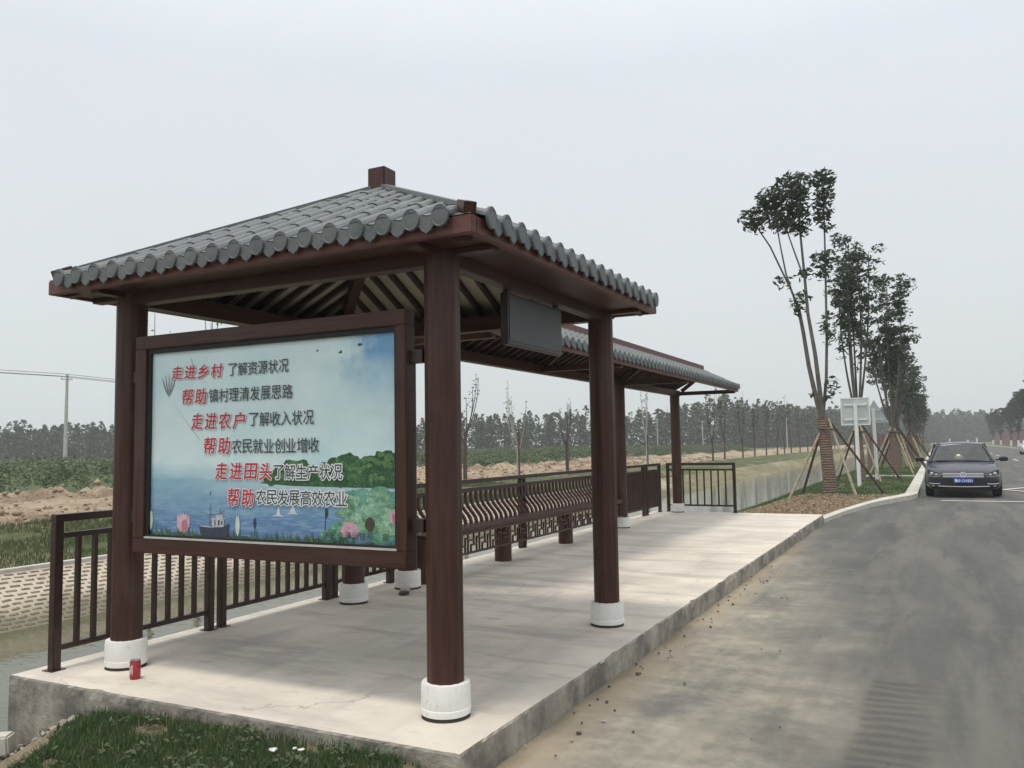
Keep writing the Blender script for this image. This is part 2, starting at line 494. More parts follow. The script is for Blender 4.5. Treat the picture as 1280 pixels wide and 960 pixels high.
def mat_water():
    m, nt, b = new_mat('murky canal water')
    v = wpos(nt, (1, 1, 1))
    f = noise_n(nt, v, 0.25, 4)
    a = mixc(nt, ramp(nt, f, 0.35, 0.7), (0.070, 0.074, 0.038), (0.115, 0.115, 0.070))
    nt.links.new(a, b.inputs['Base Color'])
    b.inputs['Roughness'].default_value = 0.03
    b.inputs['IOR'].default_value = 1.33
    f2 = noise_n(nt, wpos(nt, (1.0, 2.2, 1)), 3.0, 3, 0.5)
    bump(nt, b, f2, 0.12, 0.05)
    return m


MAT['water'] = mat_water()


def mat_leaf(name, c0, c1, trans=0.25):
    m, nt, b = new_mat(name)
    g = nt.nodes.new('ShaderNodeNewGeometry')
    f = noise_n(nt, wpos(nt), 0.9, 3)
    k = math2(nt, 'ADD', math2(nt, 'MULTIPLY', g.outputs['Random Per Island'], 0.7), math2(nt, 'MULTIPLY', f, 0.3))
    a = mixc(nt, k, c0, c1)
    nt.links.new(a, b.inputs['Base Color'])
    b.inputs['Roughness'].default_value = 0.55
    b.inputs['Specular IOR Level'].default_value = 0.3
    tr = nt.nodes.new('ShaderNodeBsdfTranslucent')
    nt.links.new(a, tr.inputs['Color'])
    ms = nt.nodes.new('ShaderNodeMixShader')
    ms.inputs[0].default_value = trans
    out = nt.nodes['Material Output']
    nt.links.new(b.outputs[0], ms.inputs[1])
    nt.links.new(tr.outputs[0], ms.inputs[2])
    nt.links.new(ms.outputs[0], out.inputs['Surface'])
    return m


MAT['leaf'] = mat_leaf('broad leaf', (0.030, 0.046, 0.031), (0.092, 0.120, 0.068))
MAT['leaf_young'] = mat_leaf('young leaf', (0.075, 0.100, 0.045), (0.15, 0.17, 0.085))
MAT['leaf_wood'] = mat_leaf('far wood leaf', (0.020, 0.036, 0.022), (0.058, 0.085, 0.046), 0.12)
MAT['leaf_shrub'] = mat_leaf('shrub leaf', (0.060, 0.088, 0.045), (0.150, 0.185, 0.100))
MAT['grass'] = mat_leaf('grass blade', (0.042, 0.080, 0.030), (0.135, 0.195, 0.082), 0.35)
MAT['bank_blade'] = mat_leaf('bank grass blade', (0.060, 0.085, 0.032), (0.16, 0.18, 0.085), 0.3)
MAT['clod'] = simple('earth clod', (0.30, 0.225, 0.155), 0.95, 0, 0.35, 3)
MAT['grass_dry'] = mat_leaf('dry grass blade', (0.25, 0.22, 0.12), (0.42, 0.37, 0.22), 0.2)


# ------------------------------------------------------------------ mesh helpers
class MB:
    def __init__(s):
        s.v, s.f, s.uv, s.mi = [], [], None, None

    def add(s, vs, fs):
        o = len(s.v)
        s.v += [tuple(p) for p in vs]
        s.f += [tuple(i + o for i in f) for f in fs]
        return s

    def box(s, x0, x1, y0, y1, z0, z1):
        vs = [(x0, y0, z0), (x1, y0, z0), (x1, y1, z0), (x0, y1, z0), (x0, y0, z1), (x1, y0, z1), (x1, y1, z1), (x0, y1, z1)]
        return s.add(vs, [(0, 3, 2, 1), (4, 5, 6, 7), (0, 1, 5, 4), (1, 2, 6, 5), (2, 3, 7, 6), (3, 0, 4, 7)])

    def bar(s, a, b, w, h, up=(0, 0, 1)):
        a, b = Vector(a), Vector(b)
        d = (b - a).normalized()
        x = d.cross(Vector(up))
        if x.length < 1e-4:
            x = d.cross(Vector((1, 0, 0)))
        x.normalize()
        y = x.cross(d)
        vs = []
        for p in (a, b):
            for sx, sy in ((-1, -1), (1, -1), (1, 1), (-1, 1)):
                vs.append(p + x * (sx * w / 2) + y * (sy * h / 2))
        return s.add(vs, [(3, 2, 1, 0), (4, 5, 6, 7), (0, 1, 5, 4), (1, 2, 6, 5), (2, 3, 7, 6), (3, 0, 4, 7)])

    def tube(s, pts, rad, n=8, cap=True):
        pts = [Vector(p) for p in pts]
        if not hasattr(rad, '__len__'):
            rad = [rad] * len(pts)
        o = []
        prev = None
        for i, p in enumerate(pts):
            d = (pts[min(i + 1, len(pts) - 1)] - pts[max(i - 1, 0)]).normalized()
            if prev is None:
                x = d.orthogonal().normalized()
            else:
                x = (prev - d * prev.dot(d)).normalized()
            prev = x
            y = d.cross(x)
            for k in range(n):
                t = 2 * math.pi * k / n
                o.append(p + (x * math.cos(t) + y * math.sin(t)) * rad[i])
        fs = []
        for i in range(len(pts) - 1):
            for k in range(n):
                a = i * n + k
                b = i * n + (k + 1) % n
                fs.append((a, b, b + n, a + n))
        if cap:
            fs.append(tuple(range(n))[::-1])
            fs.append(tuple(range((len(pts) - 1) * n, len(pts) * n)))
        return s.add(o, fs)

    def lathe(s, c, prof, n=24, cap=True, flute=0.0, nf=8):
        vs, fs = [], []
        for (r, z) in prof:
            for k in range(n):
                t = 2 * math.pi * k / n
                rr = r * (1 - (flute if (k % (n // nf) == 0) else 0)) if flute else r
                vs.append((c[0] + rr * math.cos(t), c[1] + rr * math.sin(t), c[2] + z))
        for i in range(len(prof) - 1):
            for k in range(n):
                a = i * n + k
                b = i * n + (k + 1) % n
                fs.append((a, b, b + n, a + n))
        if cap:
            fs.append(tuple(range(n))[::-1])
            fs.append(tuple(range((len(prof) - 1) * n, len(prof) * n)))
        return s.add(vs, fs)

    def prism_xz(s, pts, y0, y1):
        n = len(pts)
        vs = [(p[0], y0, p[1]) for p in pts] + [(p[0], y1, p[1]) for p in pts]
        fs = [tuple(range(n)), tuple(range(2 * n - 1, n - 1, -1))]
        for i in range(n):
            j = (i + 1) % n
            fs.append((i, i + n, j + n, j))
        return s.add(vs, fs)

    def build(s, name, mat, parent=None, org=None, smooth=False, bevel=0.0, loc=None):
        me = bpy.data.meshes.new(name)
        if org is None:
            org = tuple(parent['_org']) if parent is not None and '_org' in parent else (0, 0, 0)
        vs = [(p[0] - org[0], p[1] - org[1], p[2] - org[2]) for p in s.v]
        me.from_pydata(vs, [], s.f)
        me.materials.append(mat)
        bm = bmesh.new()
        bm.from_mesh(me)
        bmesh.ops.recalc_face_normals(bm, faces=bm.faces)
        if bevel:
            bmesh.ops.bevel(bm, geom=[e for e in bm.edges if e.is_manifold and e.calc_face_angle(0) > 0.6], offset=bevel, segments=2, affect='EDGES', clamp_overlap=True)
        bm.to_mesh(me)
        bm.free()
        if smooth:
            for p in me.polygons:
                p.use_smooth = True
            try:
                me.set_sharp_from_angle(angle=math.radians(35))
            except Exception:
                pass
        o = bpy.data.objects.new(name, me)
        col.objects.link(o)
        if parent is not None:
            o.parent = parent
        if loc is not None:
            o.location = loc
        return o


def tag(o, label=None, cat=None, group=None, kind=None):
    if label:
        o['label'] = label
    if cat:
        o['category'] = cat
    if group:
        o['group'] = group
    if kind:
        o['kind'] = kind
    return o


def thing(name, label, cat, loc=(0, 0, 0), group=None):
    o = bpy.data.objects.new(name, None)
    o.empty_display_size = 0.2
    o.location = loc
    col.objects.link(o)
    o['_org'] = tuple(loc)
    return tag(o, label, cat, group)


def sub(mb, name, mat, part, **kw):
    """a sub-part under a part that sits at its thing's origin"""
    root = part.parent
    return mb.build(name, mat, part, org=tuple(root['_org']) if root else (0, 0, 0), **kw)


def copy_tree(o, parent=None):
    c = o.copy()
    col.objects.link(c)
    if parent is not None:
        c.parent = parent
    for ch in list(o.children):
        copy_tree(ch, c)
    return c


def copy_part(o, loc):
    c = o.copy()
    col.objects.link(c)
    c.location = loc
    return c


def np_mesh(name, verts, quads, mat, parent=None, org=(0, 0, 0), smooth=False, tri=False):
    me = bpy.data.meshes.new(name)
    verts = np.asarray(verts, dtype=np.float32) - np.asarray(org, dtype=np.float32)
    n = len(verts)
    k = 3 if tri else 4
    quads = np.asarray(quads, dtype=np.int32)
    m = len(quads)
    me.vertices.add(n)
    me.vertices.foreach_set('co', verts.ravel())
    me.loops.add(m * k)
    me.loops.foreach_set('vertex_index', quads.ravel())
    me.polygons.add(m)
    me.polygons.foreach_set('loop_start', np.arange(0, m * k, k, dtype=np.int32))
    me.polygons.foreach_set('loop_total', np.full(m, k, dtype=np.int32))
    me.update(calc_edges=True)
    me.materials.append(mat)
    if smooth:
        me.polygons.foreach_set('use_smooth', np.ones(m, dtype=bool))
    o = bpy.data.objects.new(name, me)
    col.objects.link(o)
    if parent is not None:
        o.parent = parent
    return o


def leaf_arrays(cent, size, asp=0.5, up=0.6, droop=0.3):
    """diamond leaves at cent (N,3): returns verts, quads"""
    n = len(cent)
    d = rng.normal(size=(n, 3))
    d[:, 2] = d[:, 2] * 0.5 - droop
    d /= np.linalg.norm(d, axis=1, keepdims=True)
    nrm = rng.normal(size=(n, 3))
    nrm[:, 2] += up * 2
    sd = np.cross(d, nrm)
    sd /= np.linalg.norm(sd, axis=1, keepdims=True) + 1e-6
    s = np.asarray(size).reshape(-1, 1) * np.ones((n, 1))
    a = cent - d * s * 0.5
    b = cent + sd * s * asp * 0.5
    c = cent + d * s * 0.5
    e = cent - sd * s * asp * 0.5
    v = np.stack([a, b, c, e], 1).reshape(-1, 3)
    q = np.arange(4 * n).reshape(n, 4)
    return v, q


def clump_points(clumps):
    """clumps: (cx,cy,cz,rx,ry,rz,n) -> points filling uneven ellipsoids, denser at the shell"""
    out = []
    for (cx, cy, cz, rx, ry, rz, n) in clumps:
        p = rng.normal(size=(n, 3))
        p /= np.linalg.norm(p, axis=1, keepdims=True)
        r = rng.random((n, 1)) ** 0.45
        out.append(p * r * np.array([rx, ry, rz]) + np.array([cx, cy, cz]))
    return np.concatenate(out)


# ------------------------------------------------------------------ terrain (structure)
ZW = -1.0      # water level
ZR = -0.16     # road level


def lerp_prof(x, pts):
    if x <= pts[0][0]:
        return pts[0][1]
    for (x0, z0), (x1, z1) in zip(pts, pts[1:]):
        if x <= x1:
            t = (x - x0) / (x1 - x0)
            return z0 + (z1 - z0) * t
    return pts[-1][1]


FAR = [(-900, 0.0), (-22, 0.02), (-15.2, 0.02), (-14.2, 0.0), (-10.6, -0.36), (-9.35, -1.0), (-8.3, -1.5)]


def nse(x, y, s, seed=0):
    return noise.fractal(Vector((x * s + seed, y * s - seed, seed * 0.37)), 1.0, 2.0, 4)


def strip(name, xs, ys, hf, mat, uv=False):
    mb = MB()
    nx, ny = len(xs), len(ys)
    vs = [(x, y, hf(x, y)) for y in ys for x in xs]
    fs = [(j * nx + i, j * nx + i + 1, (j + 1) * nx + i + 1, (j + 1) * nx + i) for j in range(ny - 1) for i in range(nx - 1)]
    mb.add(vs, fs)
    o = mb.build(name, mat, smooth=True)
    o['kind'] = 'structure'
    if uv:
        me = o.data
        u = me.uv_layers.new(name='UVMap')
        for l in me.loops:
            c = me.vertices[l.vertex_index].co
            u.data[l.index].uv = (c.y, c.x * 1.14)
    return o


def lin(a, b, n):
    return [a + (b - a) * i / n for i in range(n + 1)]


YS_NEAR = lin(-8, 38, 130)
YS_ALL = [-60, -30] + lin(-8, 60, 150) + lin(64, 160, 26)[0:] + [190, 230, 300, 400, 520, 700]


def h_far(x, y):
    z = lerp_prof(x, FAR)
    if -14.3 < x < -10.7:
        z += 0.05 * nse(x, y, 0.6, 3)
    if -23.5 < x < -14.3:
        e = min(1, (x + 23.5) / 1.0, (-14.3 - x) / 0.5)
        m = math.exp(-((x + 15.6) / 0.8) ** 2) * 0.30 + math.exp(-((x + 21.6) / 1.2) ** 2) * 0.42
        z += max(0, e) * (0.06 * nse(x, y, 0.8, 5) + m * (max(0, nse(x, y * 0.7, 0.75, 9) + 0.30) + 0.45 * nse(x, y, 2.6, 1)))
    return z


field_x = [-900, -500, -300, -200, -120, -80, -50, -35, -28, -23.5]
strip('ground', field_x, YS_ALL + [1200, 2500], h_far, MAT['field'])
strip('dirt_track', lin(-23.5, -14.2, 60), sorted(set(YS_ALL + lin(0, 60, 300))), h_far, MAT['dirt'])
strip('far_bank_turf', lin(-14.2, -10.62, 14), YS_ALL, h_far, MAT['turf_far'])
strip('bank_paving', lin(-10.62, -9.0, 8), YS_NEAR, h_far, MAT['lattice'], uv=True)
strip('far_bank', lin(-10.62, -8.3, 10), [y for y in YS_ALL if y >= 38] and [38] + [y for y in YS_ALL if y > 38.01], h_far, MAT['bank_earth'])
strip('canal_bed', [-9.0, -8.3, -6, -4.6, -3.2], [-60, 0, 20, 60, 150, 700], lambda x, y: -1.5, MAT['mud'])
tag(MB().box(-10.70, -10.56, -8, 38, -0.50, -0.325).build('bank_kerb', MAT['kerb'], bevel=0.01), kind='structure')

w = MB().add([(-9.9, -60, ZW), (-3.2, -60, ZW), (-3.2, 700, ZW), (-9.9, 700, ZW)], [(0, 1, 2, 3)]).build('canal_water', MAT['water'])
w['kind'] = 'structure'

# near side: grass in front of the slab (y < 0)
NEARG = [(-6.0, -1.5), (-4.9, -1.1), (-4.2, -0.98), (-3.45, -0.54), (-3.05, -0.36), (-2.75, -0.215), (-2.45, -0.12), (-1.6, -0.075), (-0.30, -0.070), (-0.05, -0.115), (0.05, -0.165), (0.3, -0.19)]


def h_near(x, y):
    z = lerp_prof(x + 0.62 * min(0.0, y), NEARG) if x < -0.6 else lerp_prof(x, NEARG)
    if -1.6 < x < -0.6:
        k_ = (x + 1.6)
        z = lerp_prof(x + 0.62 * min(0.0, y) * (1 - k_), NEARG)
    e = min(1.0, -y / 1.2)
    z += -0.05 * e + (0.035 * nse(x, y, 1.3, 2) if y < -0.05 else 0)
    return z


strip('near_verge', lin(-6.0, 0.3, 44), lin(-8, 0.0, 80), h_near, MAT['soil'])
strip('near_verge_far', [-6, -5, -4, -3, -1.5, 0.3], [-60, -30, -8], lambda x, y: h_near(x, -8), MAT['turf'])

# island beyond the slab (y > 13.7): x from canal to kerb
ISL = [(-6.0, -1.5), (-4.7, -1.08), (-3.6, -0.80), (-2.6, -0.46), (-1.85, -0.20), (-1.1, -0.09), (2.2, -0.045)]
KERB = [(0.0, 13.72), (0.18, 15.6), (0.55, 18.0), (1.0, 19.8), (1.30, 20.7), (1.47, 21.6), (1.47, 24)]


def kerb_x(y):
    if y >= 24:
        return 1.47
    for (x0, y0), (x1, y1) in zip(KERB, KERB[1:]):
        if y <= y1:
            return x0 + (x1 - x0) * max(0, (y - y0)) / (y1 - y0)
    return 1.47


def island(name, ys, mat):
    mb = MB()
    n = 26
    for y in ys:
        xr = kerb_x(y) - (0.165 if y < 19.5 else 0.165 + 0.13 * min(1, (y - 19.5) / 0.5))
        for i in range(n + 1):
            t = i / n
            x = -6.0 + (xr + 6.0) * t
            bumpy = 0.05 * nse(x, y, 0.9, 4) * (1 if x < xr - 0.3 else 0)
            if y < 20.4 and x > -1.9:
                bumpy += 0.10 * max(0, nse(x, y, 1.1, 8) + 0.3) * min(1, max(0, (xr - x) / 1.0)) * min(1, (20.4 - y) / 1.0) * min(1, (y - 13.7) / 0.8) * min(1, (x + 1.9) / 0.6)
            mb.v.append((x, y, lerp_prof(x, ISL) + bumpy))
    for j in range(len(ys) - 1):
        for i in range(n):
            a = j * (n + 1) + i
            mb.f.append((a, a + 1, a + n + 2, a + n + 1))
    o = mb.build(name, mat, smooth=True)
    o['kind'] = 'structure'
    return o


island('mulch_bed', lin(13.7, 20.4, 40), MAT['mulch'])
island('near_bank_turf', lin(20.4, 60, 90) + lin(62, 160, 30) + [200, 260, 340, 450, 700], MAT['turf'])

# kerb
kb = MB()
kz = lambda y: -0.085 + 0.05 * max(0, min(1, (y - 15.0) / 6.0))
kp = [(x, y) for x, y in KERB] + [(1.47, y) for y in (60, 120, 240, 700)]
for (x0, y0), (x1, y1) in zip(kp, kp[1:]):
    W = 0.30 if y0 > 19.5 else 0.17
    W2 = 0.30 if y1 > 19.5 else 0.17
    kb.add([(x0 - W, y0, -0.5), (x0, y0, -0.5), (x1, y1, -0.5), (x1 - W2, y1, -0.5), (x0 - W, y0, kz(y0) + .005), (x0, y0, kz(y0)), (x1, y1, kz(y1)), (x1 - W2, y1, kz(y1) + .005)],
           [(4, 5, 6, 7), (1, 2, 6, 5), (0, 4, 7, 3)])
kb.build('kerb', MAT['kerb'])['kind'] = 'structure'
tag(MB().box(-0.75, 1.165, 33.4, 33.62, -0.4, 0.0).build('verge_edging', MAT['kerb'], bevel=0.01), kind='structure')

# road
xs = [-0.4, 0.0, 0.3, 0.6, 1.0, 1.5, 2.2, 3, 4.5, 7, 9, 12.3]
strip('road', xs, [-60, -20, -8] + lin(-6, 30, 72) + [60, 100, 200, 400, 700], lambda x, y: ZR + (0.012 * nse(x, y, 0.8, 6) if x < 3 and -6 < y < 25 else 0), MAT['road'])
kr = MB().box(12.3, 12.55, -60, 700, -0.5, -0.03).build('kerb_right', MAT['kerb'])
kr.name = 'kerb'
kr['kind'] = 'structure'
strip('right_verge', [12.55, 16, 40, 120, 300, 900], [-60, 0, 60, 120, 200, 400, 700, 1200, 2500], lambda x, y: -0.05, MAT['turf'])
strip('far_land', [-6, 2, 12.55], [700, 1000, 1800, 2500], lambda x, y: -0.05, MAT['field'])


def marking(name, polys):
    mb = MB()
    for p in polys:
        n = len(p)
        mb.add([(x, y, ZR + 0.016) for x, y in p], [tuple(range(n))])
    o = mb.build(name, MAT['line'])
    o['kind'] = 'structure'
    return o


marking('stop_line', [[(2.02, 20.38), (6.6, 20.38), (6.6, 20.56), (2.02, 20.56)]])
dm = []
P4 = [(3.62, 26.0), (4.6, 24.2), (5.6, 26.0), (4.6, 27.8)]
cx, cy = 4.6, 26.0
for (x0, y0), (x1, y1) in zip(P4, P4[1:] + P4[:1]):
    k = 0.80
    dm.append([(x0, y0), (x1, y1), (cx + (x1 - cx) * k, cy + (y1 - cy) * k), (cx + (x0 - cx) * k, cy + (y0 - cy) * k)])
marking('diamond_marking', dm)
marking('centre_line', [[(6.85, y), (7.02, y), (7.02, y + 4), (6.85, y + 4)] for y in range(34, 330, 10)])

# ------------------------------------------------------------------ platform slab
SW, SL = 3.33, 13.69
sb = MB()
per = []
for (xa, ya), (xb, yb) in (((-SW, 0), (0, 0)), ((0, 0), (0, SL)), ((0, SL), (-SW, SL)), ((-SW, SL), (-SW, 0))):
    L = math.hypot(xb - xa, yb - ya)
    k = int(L / 0.035)
    for i in range(k):
        t = i / k
        x, y = xa + (xb - xa) * t, ya + (yb - ya) * t
        per.append((x, y, (xb - xa) / L, (yb - ya) / L, 0 if i == 0 else 1))
npr = len(per)
for zz, amp, ins in ((-1.7, 0.0, 0.0), (-0.055, 0.012, 0.0), (-0.012, 0.010, 0.002), (0.0, 0.008, 0.009)):
    for (x, y, dx, dy, c) in per:
        q = noise.fractal(Vector((x * 9, y * 9, zz * 20)), 1.0, 2.0, 4)
        chip = max(0.0, noise.noise(Vector((x * 5, y * 5, 3.3))) - 0.30) * 0.05 if zz > -0.03 else 0
        o_ = ins + (abs(q) * amp + chip)
        nx, ny = -dy, dx
        if not c:
            nx, ny = (1 if x < -1 else -1), (1 if y < 1 else -1)
        sb.v.append((x + nx * o_, y + ny * o_, zz))
for r_ in range(3):
    for i in range(npr):
        j = (i + 1) % npr
        sb.f.append((r_ * npr + i, r_ * npr + j, (r_ + 1) * npr + j, (r_ + 1) * npr + i))
sb.f.append(tuple(range(3 * npr, 4 * npr)))
slab = sb.build('platform', MAT['slab'])
slab['kind'] = 'structure'


# ------------------------------------------------------------------ pavilion
def make_column(parent, x, y, ztop, name='column', r=0.098, rb=0.131, hb=0.180):
    c = MB().lathe((x, y, 0), [(r, hb - 0.005), (r, ztop)], 48, True, 0.045, 12).build(name, MAT['wood_v'], parent, smooth=True)
    base = MB().lathe((x, y, 0), [(rb * 0.93, 0.016), (rb * 0.985, 0.02), (rb, 0.034), (rb, 0.052), (rb * 0.975, 0.056), (rb * 0.99, 0.062), (rb * 0.99, hb - 0.02), (rb * 0.96, hb), (r * 0.9, hb + 0.001)], 36)
    sub(base, 'column_base', MAT['white_paint'], c, smooth=True)
    foot = MB().lathe((x, y, 0), [(rb * 0.985, 0.0), (rb * 0.95, 0.017)], 24)
    sub(foot, 'grout_ring', MAT['tape'], c)
    return c


def barrel_row(mb, a, b, nrm, r=0.042, seg=0.30, n=7):
    """half-round cover tiles from eave point a up to point b, each lapping the next"""
    a, b, nrm = Vector(a), Vector(b), Vector(nrm).normalized()
    L = (b - a).length
    if L < 0.05:
        return
    d = (b - a) / L
    x = d.cross(nrm).normalized()
    k = max(1, int(math.ceil(L / seg)))
    for i in range(k):
        t0, t1 = i * seg, min(L, (i + 1) * seg + 0.02)
        r0, r1 = r * 1.06, r * 0.86
        vs = []
        for t, rr in ((t0, r0), (t1, r1)):
            for j in range(n + 1):
                th = math.pi * j / n
                vs.append(a + d * t + x * (math.cos(th) * rr) + nrm * (math.sin(th) * rr * 0.80))
        vs_c = len(vs)
        fs = [(j, j + 1, n + 2 + j, n + 1 + j) for j in range(n)]
        fs.append(tuple(range(n + 1))[::-1])
        mb.add(vs, fs)


def end_disc(mb, c, out, r=0.050, th=0.014, n=16):
    c, out = Vector(c), Vector(out).normalized()
    x = Vector((0, 0, 1)).cross(out).normalized()
    z = Vector((0, 0, 1))
    vs = []
    for t, rr in ((0, r), (th, r), (th + 0.002, r * 0.93), (th - 0.0005, r * 0.86), (th + 0.0015, r * 0.45)):
        for k in range(n):
            a = 2 * math.pi * k / n
            vs.append(c + out * t + (x * math.cos(a) + z * (math.sin(a) * 1.16 - 0.10)) * rr)
    fs = []
    for i in range(4):
        for k in range(n):
            p, q = i * n + k, i * n + (k + 1) % n
            fs.append((p, q, q + n, p + n))
    fs.append(tuple(range(4 * n, 5 * n)))
    mb.add(vs, fs)


def drip_tile(mb, c, out, w=0.092, h=0.062, th=0.010):
    """scalloped, pointed drip tile hanging below the eave between two caps"""
    c, out = Vector(c), Vector(out).normalized()
    x = Vector((0, 0, 1)).cross(out).normalized()
    z = Vector((0, 0, 1))
    prof = [(-0.5, 0.10), (-0.25, 0.02), (0, 0.0), (0.25, 0.02), (0.5, 0.10), (0.5, -0.30), (0.42, -0.52), (0.30, -0.62), (0.22, -0.80), (0.08, -0.88), (0, -1.0), (-0.08, -0.88), (-0.22, -0.80), (-0.30, -0.62), (-0.42, -0.52), (-0.5, -0.30)]
    n = len(prof)
    vs = [c + x * (p[0] * w) + z * (p[1] * h) for p in prof] + [c + out * th + x * (p[0] * w) + z * (p[1] * h) for p in prof]
    fs = [tuple(range(n))[::-1], tuple(range(n, 2 * n))]
    for i in range(n):
        j = (i + 1) % n
        fs.append((i, j, j + n, i + n))
    mb.add(vs, fs)
    # pan lip running back up
    up = -out * 0.10 + z * 0.05
    mb.add([c + x * (-w / 2) + z * h * 0.10, c + z * 0.0, c + x * (w / 2) + z * h * 0.10, c + x * (w / 2) + up, c + up, c + x * (-w / 2) + up], [(0, 1, 4, 5), (1, 2, 3, 4)])


EX0, EX1, EY0, EY1 = -3.22, 0.026, 0.126, 3.14
ZE0, ZE1 = 2.451, 2.543
ACX, ACY, ZA = (EX0 + EX1) / 2, (EY0 + EY1) / 2, 3.33
CX = (-2.815, -0.356)
CY = (0.458, 2.86)
pav = thing('pavilion', 'square wooden pavilion with hipped grey tile roof and box finial, nearest the camera', 'pavilion', (ACX, ACY, 0))
for x in CX:
    for y in CY:
        make_column(pav, x, y, 2.50)

# fascia boards (four)
ft = 0.045
MB().box(EX0, EX1, EY0, EY0 + ft, ZE0, ZE1).build('fascia', MAT['fascia'], pav, bevel=0.004)
MB().box(EX0, EX1, EY1 - ft, EY1, ZE0, ZE1).build('fascia', MAT['fascia'], pav, bevel=0.004)
MB().box(EX0, EX0 + ft, EY0 + ft + 0.001, EY1 - ft - 0.001, ZE0, ZE1).build('fascia', MAT['fascia'], pav, bevel=0.004)
MB().box(EX1 - ft, EX1, EY0 + ft + 0.001, EY1 - ft - 0.001, ZE0, ZE1).build('fascia', MAT['fascia'], pav, bevel=0.004)
# ring beam over the columns
bz0, bz1, bw = 2.388, 2.515, 0.10
for y in CY:
    MB().box(CX[0] - 0.08, CX[1] + 0.08, y - bw / 2, y + bw / 2, bz0, bz1).build('ring_beam', MAT['wood_x'], pav, bevel=0.004)
for x in CX:
    MB().box(x - bw / 2, x + bw / 2, CY[0] + bw / 2 + 0.002, CY[1] - bw / 2 - 0.002, bz0 + 0.001, bz1).build('ring_beam', MAT['wood_y'], pav, bevel=0.004)
# soffit boards between fascia and ring beam, with stub beams at the corners
sz = 2.462
MB().box(EX0 + ft + .001, EX1 - ft - .001, EY0 + ft + .001, CY[0] - bw / 2 - .001, sz, sz + 0.012).build('soffit', MAT['wood_x'], pav)
MB().box(EX0 + ft + .001, EX1 - ft - .001, CY[1] + bw / 2 + .001, EY1 - ft - .001, sz, sz + 0.012).build('soffit', MAT['wood_x'], pav)
MB().box(EX0 + ft + .001, CX[0] - bw / 2 - .001, CY[0] - bw / 2, CY[1] + bw / 2, sz, sz + 0.012).build('soffit', MAT['wood_x'], pav)
MB().box(CX[1] + bw / 2 + .001, EX1 - ft - .001, CY[0] - bw / 2, CY[1] + bw / 2, sz, sz + 0.012).build('soffit', MAT['wood_x'], pav)
for x in CX:
    for y, ye in ((CY[0], EY0 + ft), (CY[1], EY1 - ft)):
        s_ = 1 if ye > y else -1
        MB().box(x - 0.04, x + 0.04, min(y + s_ * .052, ye - s_ * .002), max(y + s_ * .052, ye - s_ * .002), 2.432, 2.461).build('stub_beam', MAT['wood_y'], pav, bevel=0.003)
for y in CY:
    for x, xe in ((CX[0], EX0 + ft), (CX[1], EX1 - ft)):
        s_ = 1 if xe > x else -1
        MB().box(min(x + s_ * .085, xe - s_ * .002), max(x + s_ * .085, xe - s_ * .002), y - 0.04, y + 0.04, 2.431, 2.461).build('stub_beam', MAT['wood_x'], pav, bevel=0.003)

